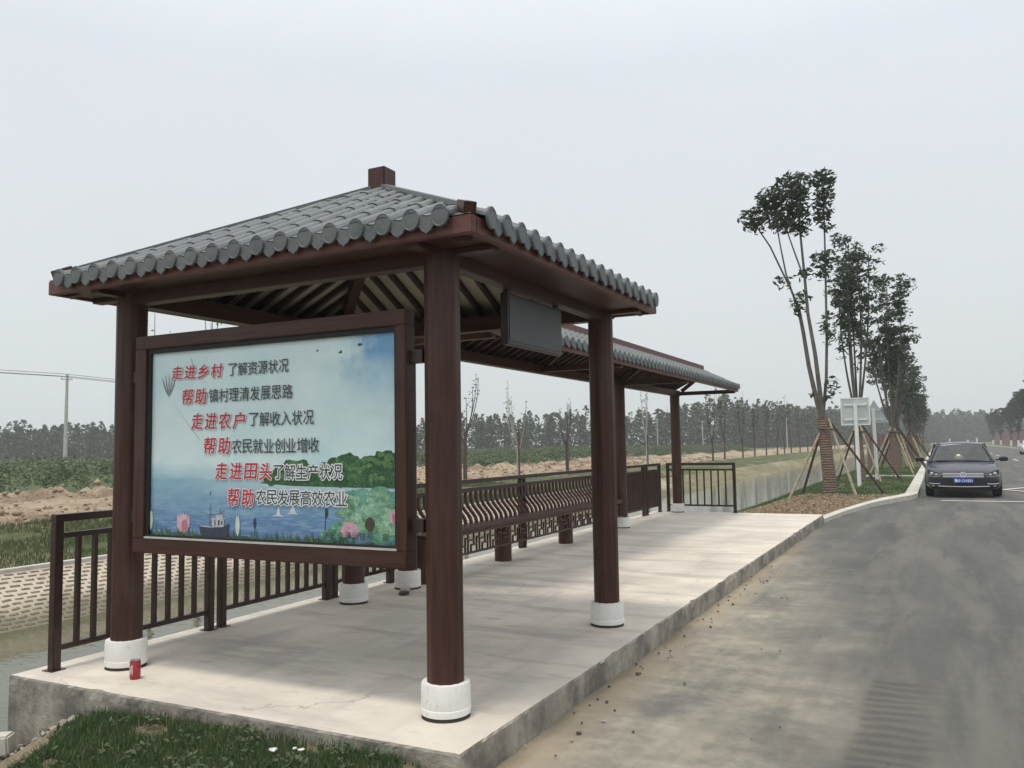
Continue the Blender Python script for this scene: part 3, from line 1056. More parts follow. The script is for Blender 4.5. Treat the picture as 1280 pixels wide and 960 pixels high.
corners = [(EX0, EY0), (EX1, EY0), (EX1, EY1), (EX0, EY1)]
apex = Vector((ACX, ACY, ZA))
zb = ZE1 + 0.004
for i in range(4):
    a = Vector((*corners[i], zb))
    b = Vector((*corners[(i + 1) % 4], zb))
    e = (b - a)
    L = e.length
    ed = e / L
    mid = (a + b) / 2
    up = apex - mid
    nrm = ed.cross(up).normalized()
    if nrm.z < 0:
        nrm = -nrm
    out = Vector((up.x, up.y, 0)).normalized() * -1
    # deck (underside boarded) and tile bed
    MB().add([a - nrm * 0.03, b - nrm * 0.03, apex - nrm * 0.03], [(0, 1, 2)]).build('roof_boarding', MAT['ceiling'], pav)
    ts = MB()
    ts.add([a, b, apex], [(0, 1, 2)])
    pitch = 0.172
    n = int((L - 0.26) / pitch)
    start = (L - n * pitch) / 2
    et = MB()
    for k in range(n + 1):
        s_ = start + k * pitch
        t = 1 - abs(s_ - L / 2) / (L / 2)
        p0 = a + ed * s_ + out * 0.03
        tt = max(0.0, t - 0.035)
        p1 = a + ed * s_ + up * tt
        barrel_row(ts, p0, p1, nrm, 0.050, 0.34)
        end_disc(et, p0 + Vector((0, 0, 0.004)), out, 0.050)
        if k < n:
            drip_tile(et, a + ed * (s_ + pitch / 2) + out * 0.022 + Vector((0, 0, 0.004)), out, 0.122, 0.086)
            # curved pan tiles
            s2 = s_ + pitch / 2
            t2 = max(0.0, 1 - abs(s2 - L / 2) / (L / 2) - 0.03)
            ll = (up * t2).length
            kk = int(ll / 0.15) + 1
            ud = up.normalized()
            for q in range(kk):
                q0, q1 = q * 0.15, min(ll, q * 0.15 + 0.16)
                if q1 - q0 < 0.02:
                    continue
                A = a + ed * s2 + ud * q0 + nrm * 0.020
                B = a + ed * s2 + ud * q1 + nrm * 0.006
                ts.add([A - ed * 0.065 + nrm * .012, A, A + ed * 0.065 + nrm * .012, B + ed * 0.065 + nrm * .012, B, B - ed * 0.065 + nrm * .012, A - ed * 0.065 - nrm * .012, A + ed * .065 - nrm * .012],
                       [(0, 1, 4, 5), (1, 2, 3, 4), (0, 6, 7, 2, 1)])
    ts.build('tile_slope', MAT['tile'], pav)
    et.build('eave_tiles', MAT['tile'], pav)
    # rafters under the boarding
    nr = int(L / 0.185)
    st = (L - nr * 0.185) / 2
    for k in range(nr + 1):
        s_ = st + k * 0.185
        t = 1 - abs(s_ - L / 2) / (L / 2)
        if t < 0.22:
            continue
        p0 = a + ed * s_ - nrm * 0.055 + up * 0.06
        p1 = a + ed * s_ - nrm * 0.055 + up * (t - 0.02)
        MB().bar(p0, p1, 0.034, 0.048, nrm).build('rafter', MAT['rafter'], pav)
    # hip rafter and hip ridge
    hv = apex - a
    hn = Vector((0, 0, 1))
    MB().bar(a + hv * 0.05 - hn * 0.10, a + hv * 0.985 - hn * 0.10, 0.085, 0.11).build('hip_rafter', MAT['wood_x'], pav)
    hr = MB().bar(a + hv * 0.07 + hn * 0.024, a + hv * 0.97 + hn * 0.024, 0.050, 0.034).build('hip_ridge', MAT['tile'], pav, bevel=0.004)
    sub(MB().bar(a + hv * 0.012 + hn * 0.022, a + hv * 0.069 + hn * 0.022, 0.066, 0.060), 'hip_end_block', MAT['wood_x'], hr, bevel=0.003)
fin = MB().box(ACX - 0.075, ACX + 0.075, ACY - 0.075, ACY + 0.075, ZA - 0.12, ZA + 0.145).build('finial', MAT['wood_v'], pav, bevel=0.006)
MB().box(ACX - 0.06, ACX + 0.06, ACY - 0.06, ACY + 0.06, ZA - 0.32, ZA - 0.125).build('king_post', MAT['wood_v'], pav)

# ------------------------------------------------------------------ canopy (long walkway roof)
CN0, CN1 = 3.26, 13.80
RX, RZ = -2.28, 2.905
FX, BX, CZ = -1.55, -3.01, 2.535
can_ = thing('canopy', 'long narrow gabled canopy with grey tiles behind the square pavilion', 'canopy', (-2.8, 8.5, 0))
for y in (3.71, 10.12, 13.52):
    make_column(can_, -2.8, y, 2.46, r=0.098, rb=0.134)
MB().box(-2.855, -2.745, CN0 + 0.05, CN1 - 0.03, 2.385, 2.50).build('long_beam', MAT['wood_y'], can_, bevel=0.004)
for y in (CN0 + 0.12, 6.9, 10.12, CN1 - 0.09):
    MB().box(-2.744, FX - 0.05, y - 0.045, y + 0.045, 2.40, 2.475).build('tie_beam', MAT['wood_x'], can_, bevel=0.003)
    MB().bar((-2.7, y, 2.49), (RX, y, RZ - 0.11), 0.06, 0.07).build('strut', MAT['wood_x'], can_)
    MB().bar((FX - 0.09, y, 2.49), (RX, y, RZ - 0.10), 0.06, 0.07).build('strut', MAT['wood_x'], can_)
MB().box(FX - 0.04, FX, CN0, CN1, CZ - 0.105, CZ - 0.006).build('fascia', MAT['fascia'], can_, bevel=0.004)
MB().box(BX, BX + 0.04, CN0, CN1, CZ - 0.105, CZ - 0.006).build('fascia', MAT['fascia'], can_, bevel=0.004)
MB().box(RX - 0.035, RX + 0.035, CN0 + 0.05, CN1 - 0.05, RZ - 0.13, RZ - 0.045).build('ridge_beam', MAT['wood_y'], can_)
rb_ = MB().box(RX - 0.04, RX + 0.04, CN0 - 0.01, CN1 + 0.01, RZ + 0.0, RZ + 0.10).build('ridge_cap', MAT['fascia'], can_, bevel=0.006)
for side, X in ((1, FX), (-1, BX)):
    a = Vector((X, CN0, CZ))
    b = Vector((X, CN1, CZ))
    up = Vector((RX - X, 0, RZ - CZ))
    nrm = Vector((side * (RZ - CZ), 0, abs(RX - X))).normalized()
    out = Vector((side, 0, 0))
    ts, et = MB(), MB()
    ts.add([a, b, b + up, a + up], [(0, 1, 2, 3)])
    pitch = 0.170
    n = int((CN1 - CN0 - 0.12) / pitch)
    st = (CN1 - CN0 - n * pitch) / 2
    for k in range(n + 1):
        y = st + k * pitch
        p0 = a + Vector((0, y, 0)) + out * 0.03
        barrel_row(ts, p0, a + Vector((0, y, 0)) + up * 0.97, nrm, 0.048, 0.34)
        end_disc(et, p0 + Vector((0, 0, 0.004)), out, 0.050)
        if k < n:
            drip_tile(et, a + Vector((0, y + pitch / 2, 0)) + out * 0.022 + Vector((0, 0, 0.004)), out, 0.120, 0.084)
    ts.build('tile_slope', MAT['tile'], can_)
    et.build('eave_tiles', MAT['tile'], can_)
    MB().add([a - nrm * 0.022, b - nrm * 0.022, b + up - nrm * 0.022, a + up - nrm * 0.022], [(0, 1, 2, 3)]).build('roof_boarding', MAT['ceiling_brown'], can_)
    for ye, s_ in ((CN0, 1), (CN1, -1)):
        p = Vector((X, ye + s_ * 0.02, CZ - 0.05))
        MB().bar(p - up * 0.0, p + up * 0.97, 0.03, 0.085, nrm).build('barge_board', MAT['fascia'], can_)
    if side == -1:
        r0 = MB().bar(a - nrm * 0.05 + up * 0.1, a - nrm * 0.05 + up * 0.97, 0.045, 0.055, nrm).build('rafter', MAT['rafter'], can_)
        r0.location = (0, 0.13, 0)
        nr = 55
        for k in range(1, nr):
            copy_part(r0, (0, 0.13 + k * (CN1 - CN0 - 0.26) / (nr - 1), 0))
    else:
        r0 = MB().bar(a - nrm * 0.05 + up * 0.1, a - nrm * 0.05 + up * 0.97, 0.045, 0.055, nrm).build('rafter', MAT['rafter'], can_)
        r0.location = (0, 0.13, 0)
        for k in range(1, 40):
            copy_part(r0, (0, 0.13 + k * (CN1 - CN0 - 0.26) / 39, 0))


# ------------------------------------------------------------------ railings
def railing(name, label, p0, p1, group, posts=(True, True), sp=0.125):
    p0, p1 = Vector((*p0, 0)), Vector((*p1, 0))
    d = (p1 - p0)
    L = d.length
    d /= L
    t = thing(name, label, 'railing', tuple(p0), group)
    w = 0.058
    for k, q in enumerate((p0 + d * w / 2, p1 - d * w / 2)):
        if posts[k]:
            MB().bar(q, q + Vector((0, 0, 0.952)), w, w, d).build('post', MAT['dark_metal'], t, bevel=0.004)
            sub_plate = MB().bar(q, q + Vector((0, 0, 0.006)), 0.10, 0.10, d).build('foot_plate', MAT['dark_metal'], t)
    MB().bar(p0 + Vector((0, 0, 0.977)), p1 + Vector((0, 0, 0.977)), 0.062, 0.048).build('top_rail', MAT['dark_metal'], t, bevel=0.004)
    a, b = p0 + d * w, p1 - d * w
    MB().bar(a + Vector((0, 0, 0.862)), b + Vector((0, 0, 0.862)), 0.036, 0.034).build('mid_rail', MAT['dark_metal'], t)
    MB().bar(a + Vector((0, 0, 0.140)), b + Vector((0, 0, 0.140)), 0.036, 0.034).build('bottom_rail', MAT['dark_metal'], t)
    n = max(2, round((b - a).length / sp))
    b0 = None
    for k in range(1, n):
        q = a + (b - a) * (k / n)
        if b0 is None:
            b0 = MB().bar(Vector((0, 0, 0.158)), Vector((0, 0, 0.844)), 0.034, 0.026, d).build('baluster', MAT['dark_metal'], t, org=(0, 0, 0))
            b0.location = q - p0
        else:
            copy_part(b0, q - p0)
    return t


RXX = -3.17
G = 'dark brown metal railing sections round the platform'
railing('railing', 'dark brown railing section by the can, at the front corner over the canal', (RXX, 0.17), (RXX, 1.52), G)
railing('railing', 'dark brown railing section behind the lower right half of the notice board', (RXX, 1.59), (RXX, 2.93), G)
railing('railing', 'dark brown railing section between the pavilion rear column and the bench', (RXX, 2.99), (RXX, 3.95), G)
railing('railing', 'dark brown railing section just beyond the bench, closest to its far end', (RXX, 10.0), (RXX, 12.46), G, sp=0.125)
railing('railing', 'short dark brown railing section ending at the rear corner of the platform', (RXX, 12.60), (RXX, 13.52), G)
railing('railing', 'dark brown railing section across the far end, with water showing through it', (-3.05, 13.62), (-1.63, 13.62), G, sp=0.14)

# ------------------------------------------------------------------ bench with curved back
B0, B1 = 3.98, 9.92
bn = thing('bench', 'long dark brown bench with S-curved slatted back and lattice apron', 'bench', (-2.9, 6.95, 0))
MB().box(-3.06, -2.72, B0, B1, 0.452, 0.488).build('seat', MAT['wood_y'], bn, bevel=0.006)
MB().bar((RXX, B0, 0.977), (RXX, B1, 0.977), 0.062, 0.048).build('top_rail', MAT['dark_metal'], bn, bevel=0.004)
MB().bar((RXX, B0, 0.872), (RXX, B1, 0.872), 0.05, 0.05).build('mid_rail', MAT['dark_metal'], bn)
for y in (B0 + 0.03, 7.02, 7.12, B1 - 0.03):
    MB().bar((RXX, y, 0), (RXX, y, 0.952), 0.058, 0.058, (0, 1, 0)).build('back_post', MAT['dark_metal'], bn, bevel=0.004)
prof = [(-3.17, 0.85), (-3.172, 0.80), (-3.165, 0.74), (-3.13, 0.67), (-3.075, 0.61), (-3.035, 0.56), (-3.02, 0.52), (-3.022, 0.487)]
bal = MB()
tk = 0.019
for i in range(len(prof) - 1):
    bal.bar((prof[i][0], 0, prof[i][1]), (prof[i + 1][0], 0, prof[i + 1][1] - 0.006), 0.034, 0.030, (1, 0, 0))
bo = bal.build('back_slat', MAT['wood_v'], bn, org=(0, 0, 0))
ox, oy = bn['_org'][0], bn['_org'][1]
nb = 45
for k in range(nb):
    y = B0 + 0.10 + (B1 - B0 - 0.2) * k / (nb - 1)
    if k == 0:
        bo.location = (-ox, y - oy, 0)
    else:
        copy_part(bo, (-ox, y - oy, 0))
# legs and lattice apron
for y in (4.02, 5.82, 7.76, 9.62):
    MB().lathe((-2.82, y, 0), [(0.105, 0.0), (0.105, 0.45)], 24).build('leg', MAT['wood_v'], bn, smooth=True)
la = MB()
xl = -2.727
la.box(xl - 0.012, xl + 0.012, B0, B1, 0.425, 0.450)
la.box(xl - 0.012, xl + 0.012, B0, B1, 0.205, 0.228)
y = B0 + 0.04
k = 0
bt = 0.017
while y + 0.26 < B1:
    def vb(yy, z0, z1):
        la.box(xl - 0.009, xl + 0.009, yy - bt / 2, yy + bt / 2, z0, z1)

    def hb_(y0, y1, z):
        la.box(xl - 0.0085, xl + 0.0085, y0, y1, z - bt / 2, z + bt / 2)
    # interlocking rectangles
    vb(y, 0.228, 0.425)
    hb_(y, y + 0.13, 0.355)
    vb(y + 0.13, 0.300, 0.425)
    hb_(y + 0.065, y + 0.195, 0.300)
    vb(y + 0.065, 0.228, 0.300)
    vb(y + 0.195, 0.228, 0.380)
    hb_(y + 0.195, y + 0.26, 0.380)
    y += 0.26
la.build('lattice_apron', MAT['wood_y'], bn)
le = MB()
le.box(-3.03, -2.74, B1 - 0.02, B1, 0.425, 0.450).box(-3.03, -2.74, B1 - 0.02, B1, 0.205, 0.228)
for xx in (-3.02, -2.93, -2.84, -2.75):
    le.box(xx - .008, xx + .008, B1 - 0.018, B1 - 0.002, 0.228, 0.425)
le.box(-2.93, -2.84, B1 - 0.017, B1 - 0.003, 0.32, 0.335)
le.build('lattice_end', MAT['wood_x'], bn)

# ------------------------------------------------------------------ notice board
YF, YP = 0.362, 0.400
nbrd = thing('notice_board', 'large brown framed notice board with red and black Chinese slogans over a lake scene', 'notice board', (-1.6, 0.4, 0.756))
bx0, bx1, bz0_, bz1_ = -2.66, -0.53, 0.756, 2.155
ix0, ix1, iz0, iz1 = -2.555, -0.600, 0.850, 2.068
fr = MB()
for z0_, z1_ in ((iz1, bz1_), (bz0_, iz0)):
    MB().box(bx0, bx1, YF, 0.455, z0_, z1_).build('frame_rail', MAT['wood_x'], nbrd, bevel=0.006)
for x0_, x1_ in ((bx0, ix0), (ix1, bx1)):
    MB().box(x0_, x1_, YF + .001, 0.454, iz0 + .001, iz1 - .001).build('frame_stile', MAT['wood_v'], nbrd, bevel=0.004)
lip = MB()
lip.box(ix0, ix1, YF + 0.004, YP - 0.012, iz0 + 0.001, iz0 + 0.012)
lip.build('lit_lip_strip', simple('pale lip with painted light', (0.62, 0.60, 0.56), 0.4, 0.3), nbrd)  # pale tone paints the light caught on the frame's bottom inner lip
trim = MB()
trim.box(ix0 + 0.001, ix0 + 0.022, YF + 0.016, YP - 0.003, iz0 + 0.013, iz1)
trim.box(ix1 - 0.016, ix1 - 0.001, YF + 0.016, YP - 0.003, iz0 + 0.013, iz1)
trim.box(ix0 + 0.022, ix1 - 0.016, YF + 0.016, YP - 0.003, iz1 - 0.03, iz1 - 0.001)
trim.box(ix0 + 0.022, ix1 - 0.016, YF + 0.016, YP - 0.003, iz0 + 0.013, iz0 + 0.024)
trim.build('inner_trim', MAT['black'], nbrd)
MB().box(ix0 + .002, ix1 - .002, YP + 0.02, 0.45, iz0 + .002, iz1 - .002).build('back_panel', MAT['dark_metal'], nbrd)
br_ = MB()
for z in (0.95, 1.86):
    MB().box(bx1 + .001, -0.45, 0.40, 0.46, z, z + 0.07).build('bracket', MAT['dark_metal'], nbrd)
    MB().box(-2.72, bx0 - .001, 0.40, 0.46, z, z + 0.07).build('bracket', MAT['dark_metal'], nbrd)


def mat_poster():
    m, nt, b = new_mat('printed lake poster')
    v = wpos(nt)
    sep = nt.nodes.new('ShaderNodeSeparateXYZ')
    nt.links.new(v, sep.inputs[0])
    X, Z = sep.outputs['X'], sep.outputs['Z']
    f1 = noise_n(nt, v, 2.2, 5)
    f2 = noise_n(nt, wpos(nt, (1, 1, 5)), 4.0, 5)
    f3 = noise_n(nt, v, 9, 4)
    skyc = mixc(nt, ramp(nt, f1, 0.3, 0.7), (0.57, 0.78, 0.81), (0.78, 0.89, 0.895))
    # blue patch of painted sky, top right
    dx = ramp(nt, math2(nt, 'ADD', X, math2(nt, 'MULTIPLY', math2(nt, 'SUBTRACT', f3, 0.5), 0.45)), -1.0, -0.74)
    dz = ramp(nt, math2(nt, 'ADD', Z, math2(nt, 'MULTIPLY', math2(nt, 'SUBTRACT', f1, 0.5), 0.5)), 1.62, 1.88)
    skyc = mixc(nt, math2(nt, 'MULTIPLY', math2(nt, 'MULTIPLY', dx, dz), 1.0), skyc, (0.13, 0.34, 0.60))
    # lake
    wz = math2(nt, 'ADD', Z, math2(nt, 'MULTIPLY', math2(nt, 'SUBTRACT', f2, 0.5), 0.10))
    wat = mixc(nt, ramp(nt, wz, 0.92, 1.24), (0.085, 0.19, 0.40), (0.27, 0.50, 0.62))
    wat = mixc(nt, math2(nt, 'MULTIPLY', ramp(nt, f2, 0.45, 0.65), 0.35), wat, (0.36, 0.52, 0.66))
    right = ramp(nt, X, -2.3, -1.5)
    wat = mixc(nt, math2(nt, 'MULTIPLY', math2(nt, 'MULTIPLY', right, ramp(nt, wz, 1.10, 1.2)), 0.7), wat, (0.66, 0.75, 0.77))
    k = ramp(nt, wz, 1.215, 1.33)
    a = mixc(nt, k, wat, skyc)
    # planted foot of the picture
    gz = ramp(nt, math2(nt, 'ADD', Z, math2(nt, 'MULTIPLY', math2(nt, 'SUBTRACT', f3, 0.5), 0.10)), 0.875, 0.91, True)
    a = mixc(nt, gz, a, mixc(nt, ramp(nt, f3, 0.4, 0.6), (0.02, 0.055, 0.03), (0.06, 0.14, 0.06)))
    fm = noise_n(nt, wpos(nt, (1, 1, 1.6)), 3.4, 6, 0.6)
    hz_ = math2(nt, 'MULTIPLY', ramp(nt, fm, 0.45, 0.7), math2(nt, 'MULTIPLY', ramp(nt, Z, 1.30, 1.45), ramp(nt, X, -1.7, -0.9)))
    a = mixc(nt, math2(nt, 'MULTIPLY', hz_, 0.45), a, (0.46, 0.64, 0.66))
    fl_ = noise_n(nt, wpos(nt, (2.0, 1, 16)), 6.0, 4, 0.6)
    lk = math2(nt, 'MULTIPLY', ramp(nt, fl_, 0.5, 0.66), ramp(nt, wz, 1.06, 1.20, True))
    a = mixc(nt, math2(nt, 'MULTIPLY', lk, 0.45), a, (0.42, 0.56, 0.70))
    # faint creases in the stretched print
    nt.links.new(a, b.inputs['Base Color'])
    b.inputs['Roughness'].default_value = 0.40
    b.inputs['Coat Weight'].default_value = 0.35
    b.inputs['Coat Roughness'].default_value = 0.08
    crease = noise_n(nt, wpos(nt, (1.4, 1, 0.9)), 2.0, 2)
    bump(nt, b, crease, 0.25, 0.06)
    return m


post = MB().box(ix0 + .003, ix1 - .003, YP, YP + 0.012, iz0 + .003, iz1 - .003).build('poster', mat_poster(), nbrd)
PORG = tuple(nbrd['_org'])
_layer = [0]


def print_mesh(name, polys, mat, layer):
    """flat printed shapes on the poster: polys = list of [(x,z),...]"""
    mb = MB()
    for i, p in enumerate(polys):
        y = YP - 0.0006 * layer - 0.000012 * i
        n = len(p)
        mb.add([(q[0], y, q[1]) for q in p], [tuple(range(n))])
    o = mb.build(name, mat, post, org=PORG)
    return o


def inkmat(name, c0, c1=None, sc=14, fine=0.0):
    m, nt, b = new_mat(name)
    v = wpos(nt)
    g = nt.nodes.new('ShaderNodeNewGeometry')
    f = noise_n(nt, v, sc, 5, 0.65)
    k = math2(nt, 'ADD', math2(nt, 'MULTIPLY', ramp(nt, f, 0.32, 0.68), 0.6), math2(nt, 'MULTIPLY', g.outputs['Random Per Island'], 0.4))
    a = mixc(nt, k, c0, c1 or c0)
    if fine:
        f2 = noise_n(nt, v, sc * 3.3, 5, 0.7)
        a = mixc(nt, math2(nt, 'MULTIPLY', ramp(nt, f2, 0.50, 0.62), fine), a, tuple(x * 0.35 for x in c0))
        f3 = noise_n(nt, wpos(nt, (1, 1, 1.3)), sc * 2.1, 4, 0.7)
        a = mixc(nt, math2(nt, 'MULTIPLY', ramp(nt, f3, 0.58, 0.70), fine * 0.8), a, tuple(min(1, x * 1.7 + 0.03) for x in (c1 or c0)))
    nt.links.new(a, b.inputs['Base Color'])
    b.inputs['Roughness'].default_value = 0.45
    return m


def blob(cx, cz, rx, rz, n=14, jit=0.15, sd=0):
    r = random.Random(sd + int(cx * 1000) + int(cz * 777))
    ph = [1 + r.uniform(-jit, jit) for _ in range(n)]
    return [(cx + rx * ph[i] * math.cos(2 * math.pi * i / n), cz + rz * ph[i] * math.sin(2 * math.pi * i / n)) for i in range(n)]


XR = ix1 - 0.020
clampx = lambda polys: [[(min(q[0], XR), max(q[1], iz0 + 0.02)) for q in p] for p in polys]
# wooded island
r = random.Random(3)
isl = [[(-1.60, 1.205), (-1.35, 1.190), (-1.0, 1.185), (XR, 1.18), (XR, 1.25), (-1.2, 1.255), (-1.5, 1.235)]]
tops = [(-1.52, 1.235, .06), (-1.44, 1.26, .07), (-1.36, 1.285, .075), (-1.28, 1.29, .07), (-1.2, 1.26, .06), (-1.12, 1.27, .07), (-1.03, 1.30, .07), (-0.95, 1.31, .085), (-0.86, 1.29, .07), (-0.78, 1.30, .08), (-0.70, 1.32, .09), (-0.64, 1.31, .08), (-0.9, 1.24, .07), (-0.74, 1.23, .08), (-1.0, 1.23, .06)]
for (x, z, rr) in tops:
    isl.append(blob(x, z, rr, rr * 0.75, 18, 0.16))
print_mesh('printed_trees', clampx(isl), inkmat('printed tree green', (0.015, 0.06, 0.03), (0.07, 0.19, 0.07), 22, 0.8), 1)
hi = []
for (x, z, rr) in tops:
    for q in range(5):
        hi.append(blob(x + r.uniform(-.7, .5) * rr, z + r.uniform(-.2, .55) * rr, rr * r.uniform(.15, .32), rr * r.uniform(.12, .22), 10, 0.3, q))
print_mesh('printed_tree_tops', clampx(hi), inkmat('printed light green', (0.05, 0.15, 0.06), (0.17, 0.32, 0.11), 34, 0.8), 2)
# shore and lotus leaves at lower right
lo = []
for (x, z, rx, rz) in [(-0.90, 1.045, .10, .055), (-0.78, 1.09, .09, .06), (-0.70, 1.02, .09, .06), (-0.83, 0.98, .12, .05), (-0.97, 0.955, .10, .045), (-0.72, 0.94, .10, .06), (-0.66, 1.12, .07, .05), (-0.92, 1.12, .06, .05), (-0.62, 1.05, .06, .10), (-1.06, 0.92, .09, .03), (-0.85, 1.15, .06, .03), (-0.73, 1.155, .07, .035)]:
    lo.append(blob(x, z, rx, rz, 22, 0.10))
print_mesh('printed_lotus_leaves', clampx(lo), inkmat('printed lotus green', (0.05, 0.22, 0.14), (0.28, 0.55, 0.42), 12, 0.55), 3)
lo2 = []
for i in range(60):
    x, z = r.uniform(-1.02, -0.63), r.uniform(0.92, 1.16)
    lo2.append(blob(x, z, r.uniform(.015, .05), r.uniform(.012, .03), 12, 0.3, i))
print_mesh('printed_leaf_lights', clampx(lo2), inkmat('printed leaf lights', (0.06, 0.18, 0.07), (0.42, 0.68, 0.50), 16, 0.5), 4)
print_mesh('printed_seed_pod', [blob(-0.795, 0.985, .034, .040, 14, .06)], inkmat('printed dark pod', (0.03, 0.04, 0.03), (0.09, 0.07, 0.05)), 6)


def petals(cx, cz, w, h, n, spread=1.0):
    ps = []
    for i in range(n):
        a = (i - (n - 1) / 2) / max(1, n - 1) * spread
        tx, tz = cx + math.sin(a) * h * 0.9, cz + math.cos(a) * h
        px, pz = math.cos(a) * w * .28, -math.sin(a) * w * .28
        mx, mz = cx + math.sin(a) * h * 0.55, cz + math.cos(a) * h * 0.5
        ps.append([(cx, cz), (cx * .6 + mx * .4 + px * .8, cz * .6 + mz * .4 + pz * .8), (mx + px, mz + pz), (mx * .45 + tx * .55 + px * .65, mz * .45 + tz * .55 + pz * .65), (tx, tz), (mx * .45 + tx * .55 - px * .65, mz * .45 + tz * .55 - pz * .65), (mx - px, mz - pz), (cx * .6 + mx * .4 - px * .8, cz * .6 + mz * .4 - pz * .8)])
    return ps


print_mesh('printed_pink_lotus', petals(-2.235, 0.885, .10, .135, 5, 0.85) + petals(-0.935, 0.925, .09, .075, 9, 2.6) + petals(-0.632, 0.985, .06, .085, 3, .7), inkmat('printed lotus pink', (0.50, 0.24, 0.32), (0.74, 0.55, 0.60), 16, 0.25), 6)
print_mesh('printed_lotus_centre', petals(-2.225, 0.890, .06, .09, 3, 0.4) + petals(-0.632, 0.985, .045, .07, 2, .3), inkmat('printed deep pink', (0.46, 0.14, 0.22), (0.58, 0.26, 0.34), 16, 0.25), 7)
# boat
hull = [(-2.115, 0.955), (-2.108, 0.905), (-2.08, 0.872), (-1.86, 0.872), (-1.838, 0.90), (-1.822, 0.975), (-1.845, 0.975), (-1.90, 0.950), (-2.0, 0.944)]
bsc = lambda p: (-1.97 + (p[0] + 1.97) * .86, .872 + (p[1] - .872) * .80)
hull = [bsc(p) for p in hull]
print_mesh('printed_boat_hull', [hull], inkmat('printed navy hull', (0.03, 0.035, 0.065), (0.07, 0.075, 0.12), 30, 0.5), 7)
cab = [[(-1.99, 0.950), (-1.875, 0.955), (-1.875, 1.015), (-1.99, 1.015)], [(-1.95, 1.022), (-1.885, 1.022), (-1.885, 1.05), (-1.95, 1.05)], [(-2.01, 1.012), (-1.86, 1.015), (-1.86, 1.024), (-2.01, 1.022)],
       [(-2.10, 0.952), (-2.0, 0.947), (-2.0, 0.954), (-2.10, 0.960)]]
print_mesh('printed_boat_cabin', [[bsc(p) for p in q] for q in cab], inkmat('printed white cabin', (0.36, 0.40, 0.45), (0.66, 0.68, 0.70), 40, 0.5), 8)
rig = [[(-2.013, 0.955), (-2.008, 0.955), (-2.005, 1.13), (-2.009, 1.13)], [(-1.905, 1.05), (-1.900, 1.05), (-1.868, 1.085), (-1.872, 1.087)], [(-1.915, 1.05), (-1.910, 1.05), (-1.905, 1.09), (-1.909, 1.09)],
       [(-2.06, 1.04), (-1.88, 1.052), (-1.88, 1.055), (-2.06, 1.043)], [(-1.965, 0.965), (-1.955, 0.965), (-1.955, 1.005), (-1.965, 1.005)], [(-1.93, 0.965), (-1.915, 0.965), (-1.915, 1.005), (-1.93, 1.005)], [(-1.90, .97), (-1.888, .97), (-1.888, 1.0), (-1.90, 1.0)]]
print_mesh('printed_boat_rig', [[bsc(p) for p in q] for q in rig], inkmat('printed dark rig', (0.05, 0.05, 0.06)), 9)
sails = [[(-1.475, 1.02), (-1.44, 1.02), (-1.455, 1.075)], [(-1.37, 1.035), (-1.325, 1.035), (-1.345, 1.095)], [(-1.505, 1.012), (-1.415, 1.012), (-1.43, 1.02), (-1.49, 1.02)], [(-1.39, 1.027), (-1.305, 1.027), (-1.32, 1.034), (-1.38, 1.034)]]
print_mesh('printed_sails', sails, inkmat('printed sail white', (0.55, 0.62, 0.68), (0.75, 0.78, 0.80)), 2)
buds = petals(-1.775, 0.885, .05, .13, 2, .12) + petals(-2.525, 0.90, .05, .13, 2, .1)
print_mesh('printed_white_buds', buds, inkmat('printed bud white', (0.45, 0.58, 0.44), (0.68, 0.76, 0.68)), 8)
grs = []
for i in range(90):
    x = r.uniform(ix0 + 0.04, -0.9)
    if -2.15 < x < -1.82:
        continue
    hh = r.uniform(.02, .065)
    grs.append([(x - .008, 0.872), (x + .008, 0.872), (x + r.uniform(-.015, .015), 0.872 + hh)])
print_mesh('printed_grass', grs, inkmat('printed grass', (0.02, 0.08, 0.05), (0.12, 0.25, 0.09), 20, 0.4), 6)
rd = [[(-1.115, 0.90), (-1.111, 0.90), (-1.10, 1.05), (-1.107, 1.05)], blob(-1.10, 1.04, .012, .03, 8), blob(-1.64, 0.965, .012, .035, 8), [(-1.642, .90), (-1.638, .90), (-1.636, .97), (-1.64, .97)], [(-2.01, 1.13), (-2.0, 1.13), (-2.003, 1.16)]]
print_mesh('printed_reeds', rd, inkmat('printed dark reed', (0.03, 0.05, 0.10)), 3)
fl = petals(-2.383, 1.748, .026, .16, 5, 0.95)
print_mesh('printed_grey_flower', fl, inkmat('printed ink grey', (0.10, 0.12, 0.13), (0.36, 0.40, 0.43), 40), 1)
brn = [[(-2.383, 1.752), (-2.376, 1.745), (-2.10, 1.47), (-2.112, 1.475)], [(-2.19, 1.99), (-2.183, 1.99), (-2.155, 1.90), (-2.163, 1.90)]]
print_mesh('printed_stem', brn, inkmat('printed stem grey', (0.35, 0.40, 0.41), (0.45, 0.50, 0.50)), 1)
birds = [blob(-0.86, 1.985, .016, .010, 8, .4), blob(-1.0, 1.95, .013, .008, 8, .4), blob(-1.17, 1.97, .01, .006, 8, .4)]
print_mesh('printed_birds', birds, inkmat('printed bird', (0.05, 0.09, 0.10)), 1)


def text_faces(body, off=0.0):
    c = bpy.data.curves.new('lettering', 'FONT')
    c.body = body
    c.offset = off
    c.resolution_u = 3
    o = bpy.data.objects.new('lettering', c)
    col.objects.link(o)
    bpy.context.view_layer.update()
    dg = bpy.context.evaluated_depsgraph_get()
    me = bpy.data.meshes.new_from_object(o.evaluated_get(dg))
    vs = [tuple(v.co) for v in me.vertices]
    fs = [tuple(p.vertices) for p in me.polygons]
    bpy.data.objects.remove(o)
    bpy.data.curves.remove(c)
    bpy.data.meshes.remove(me)
    return vs, fs


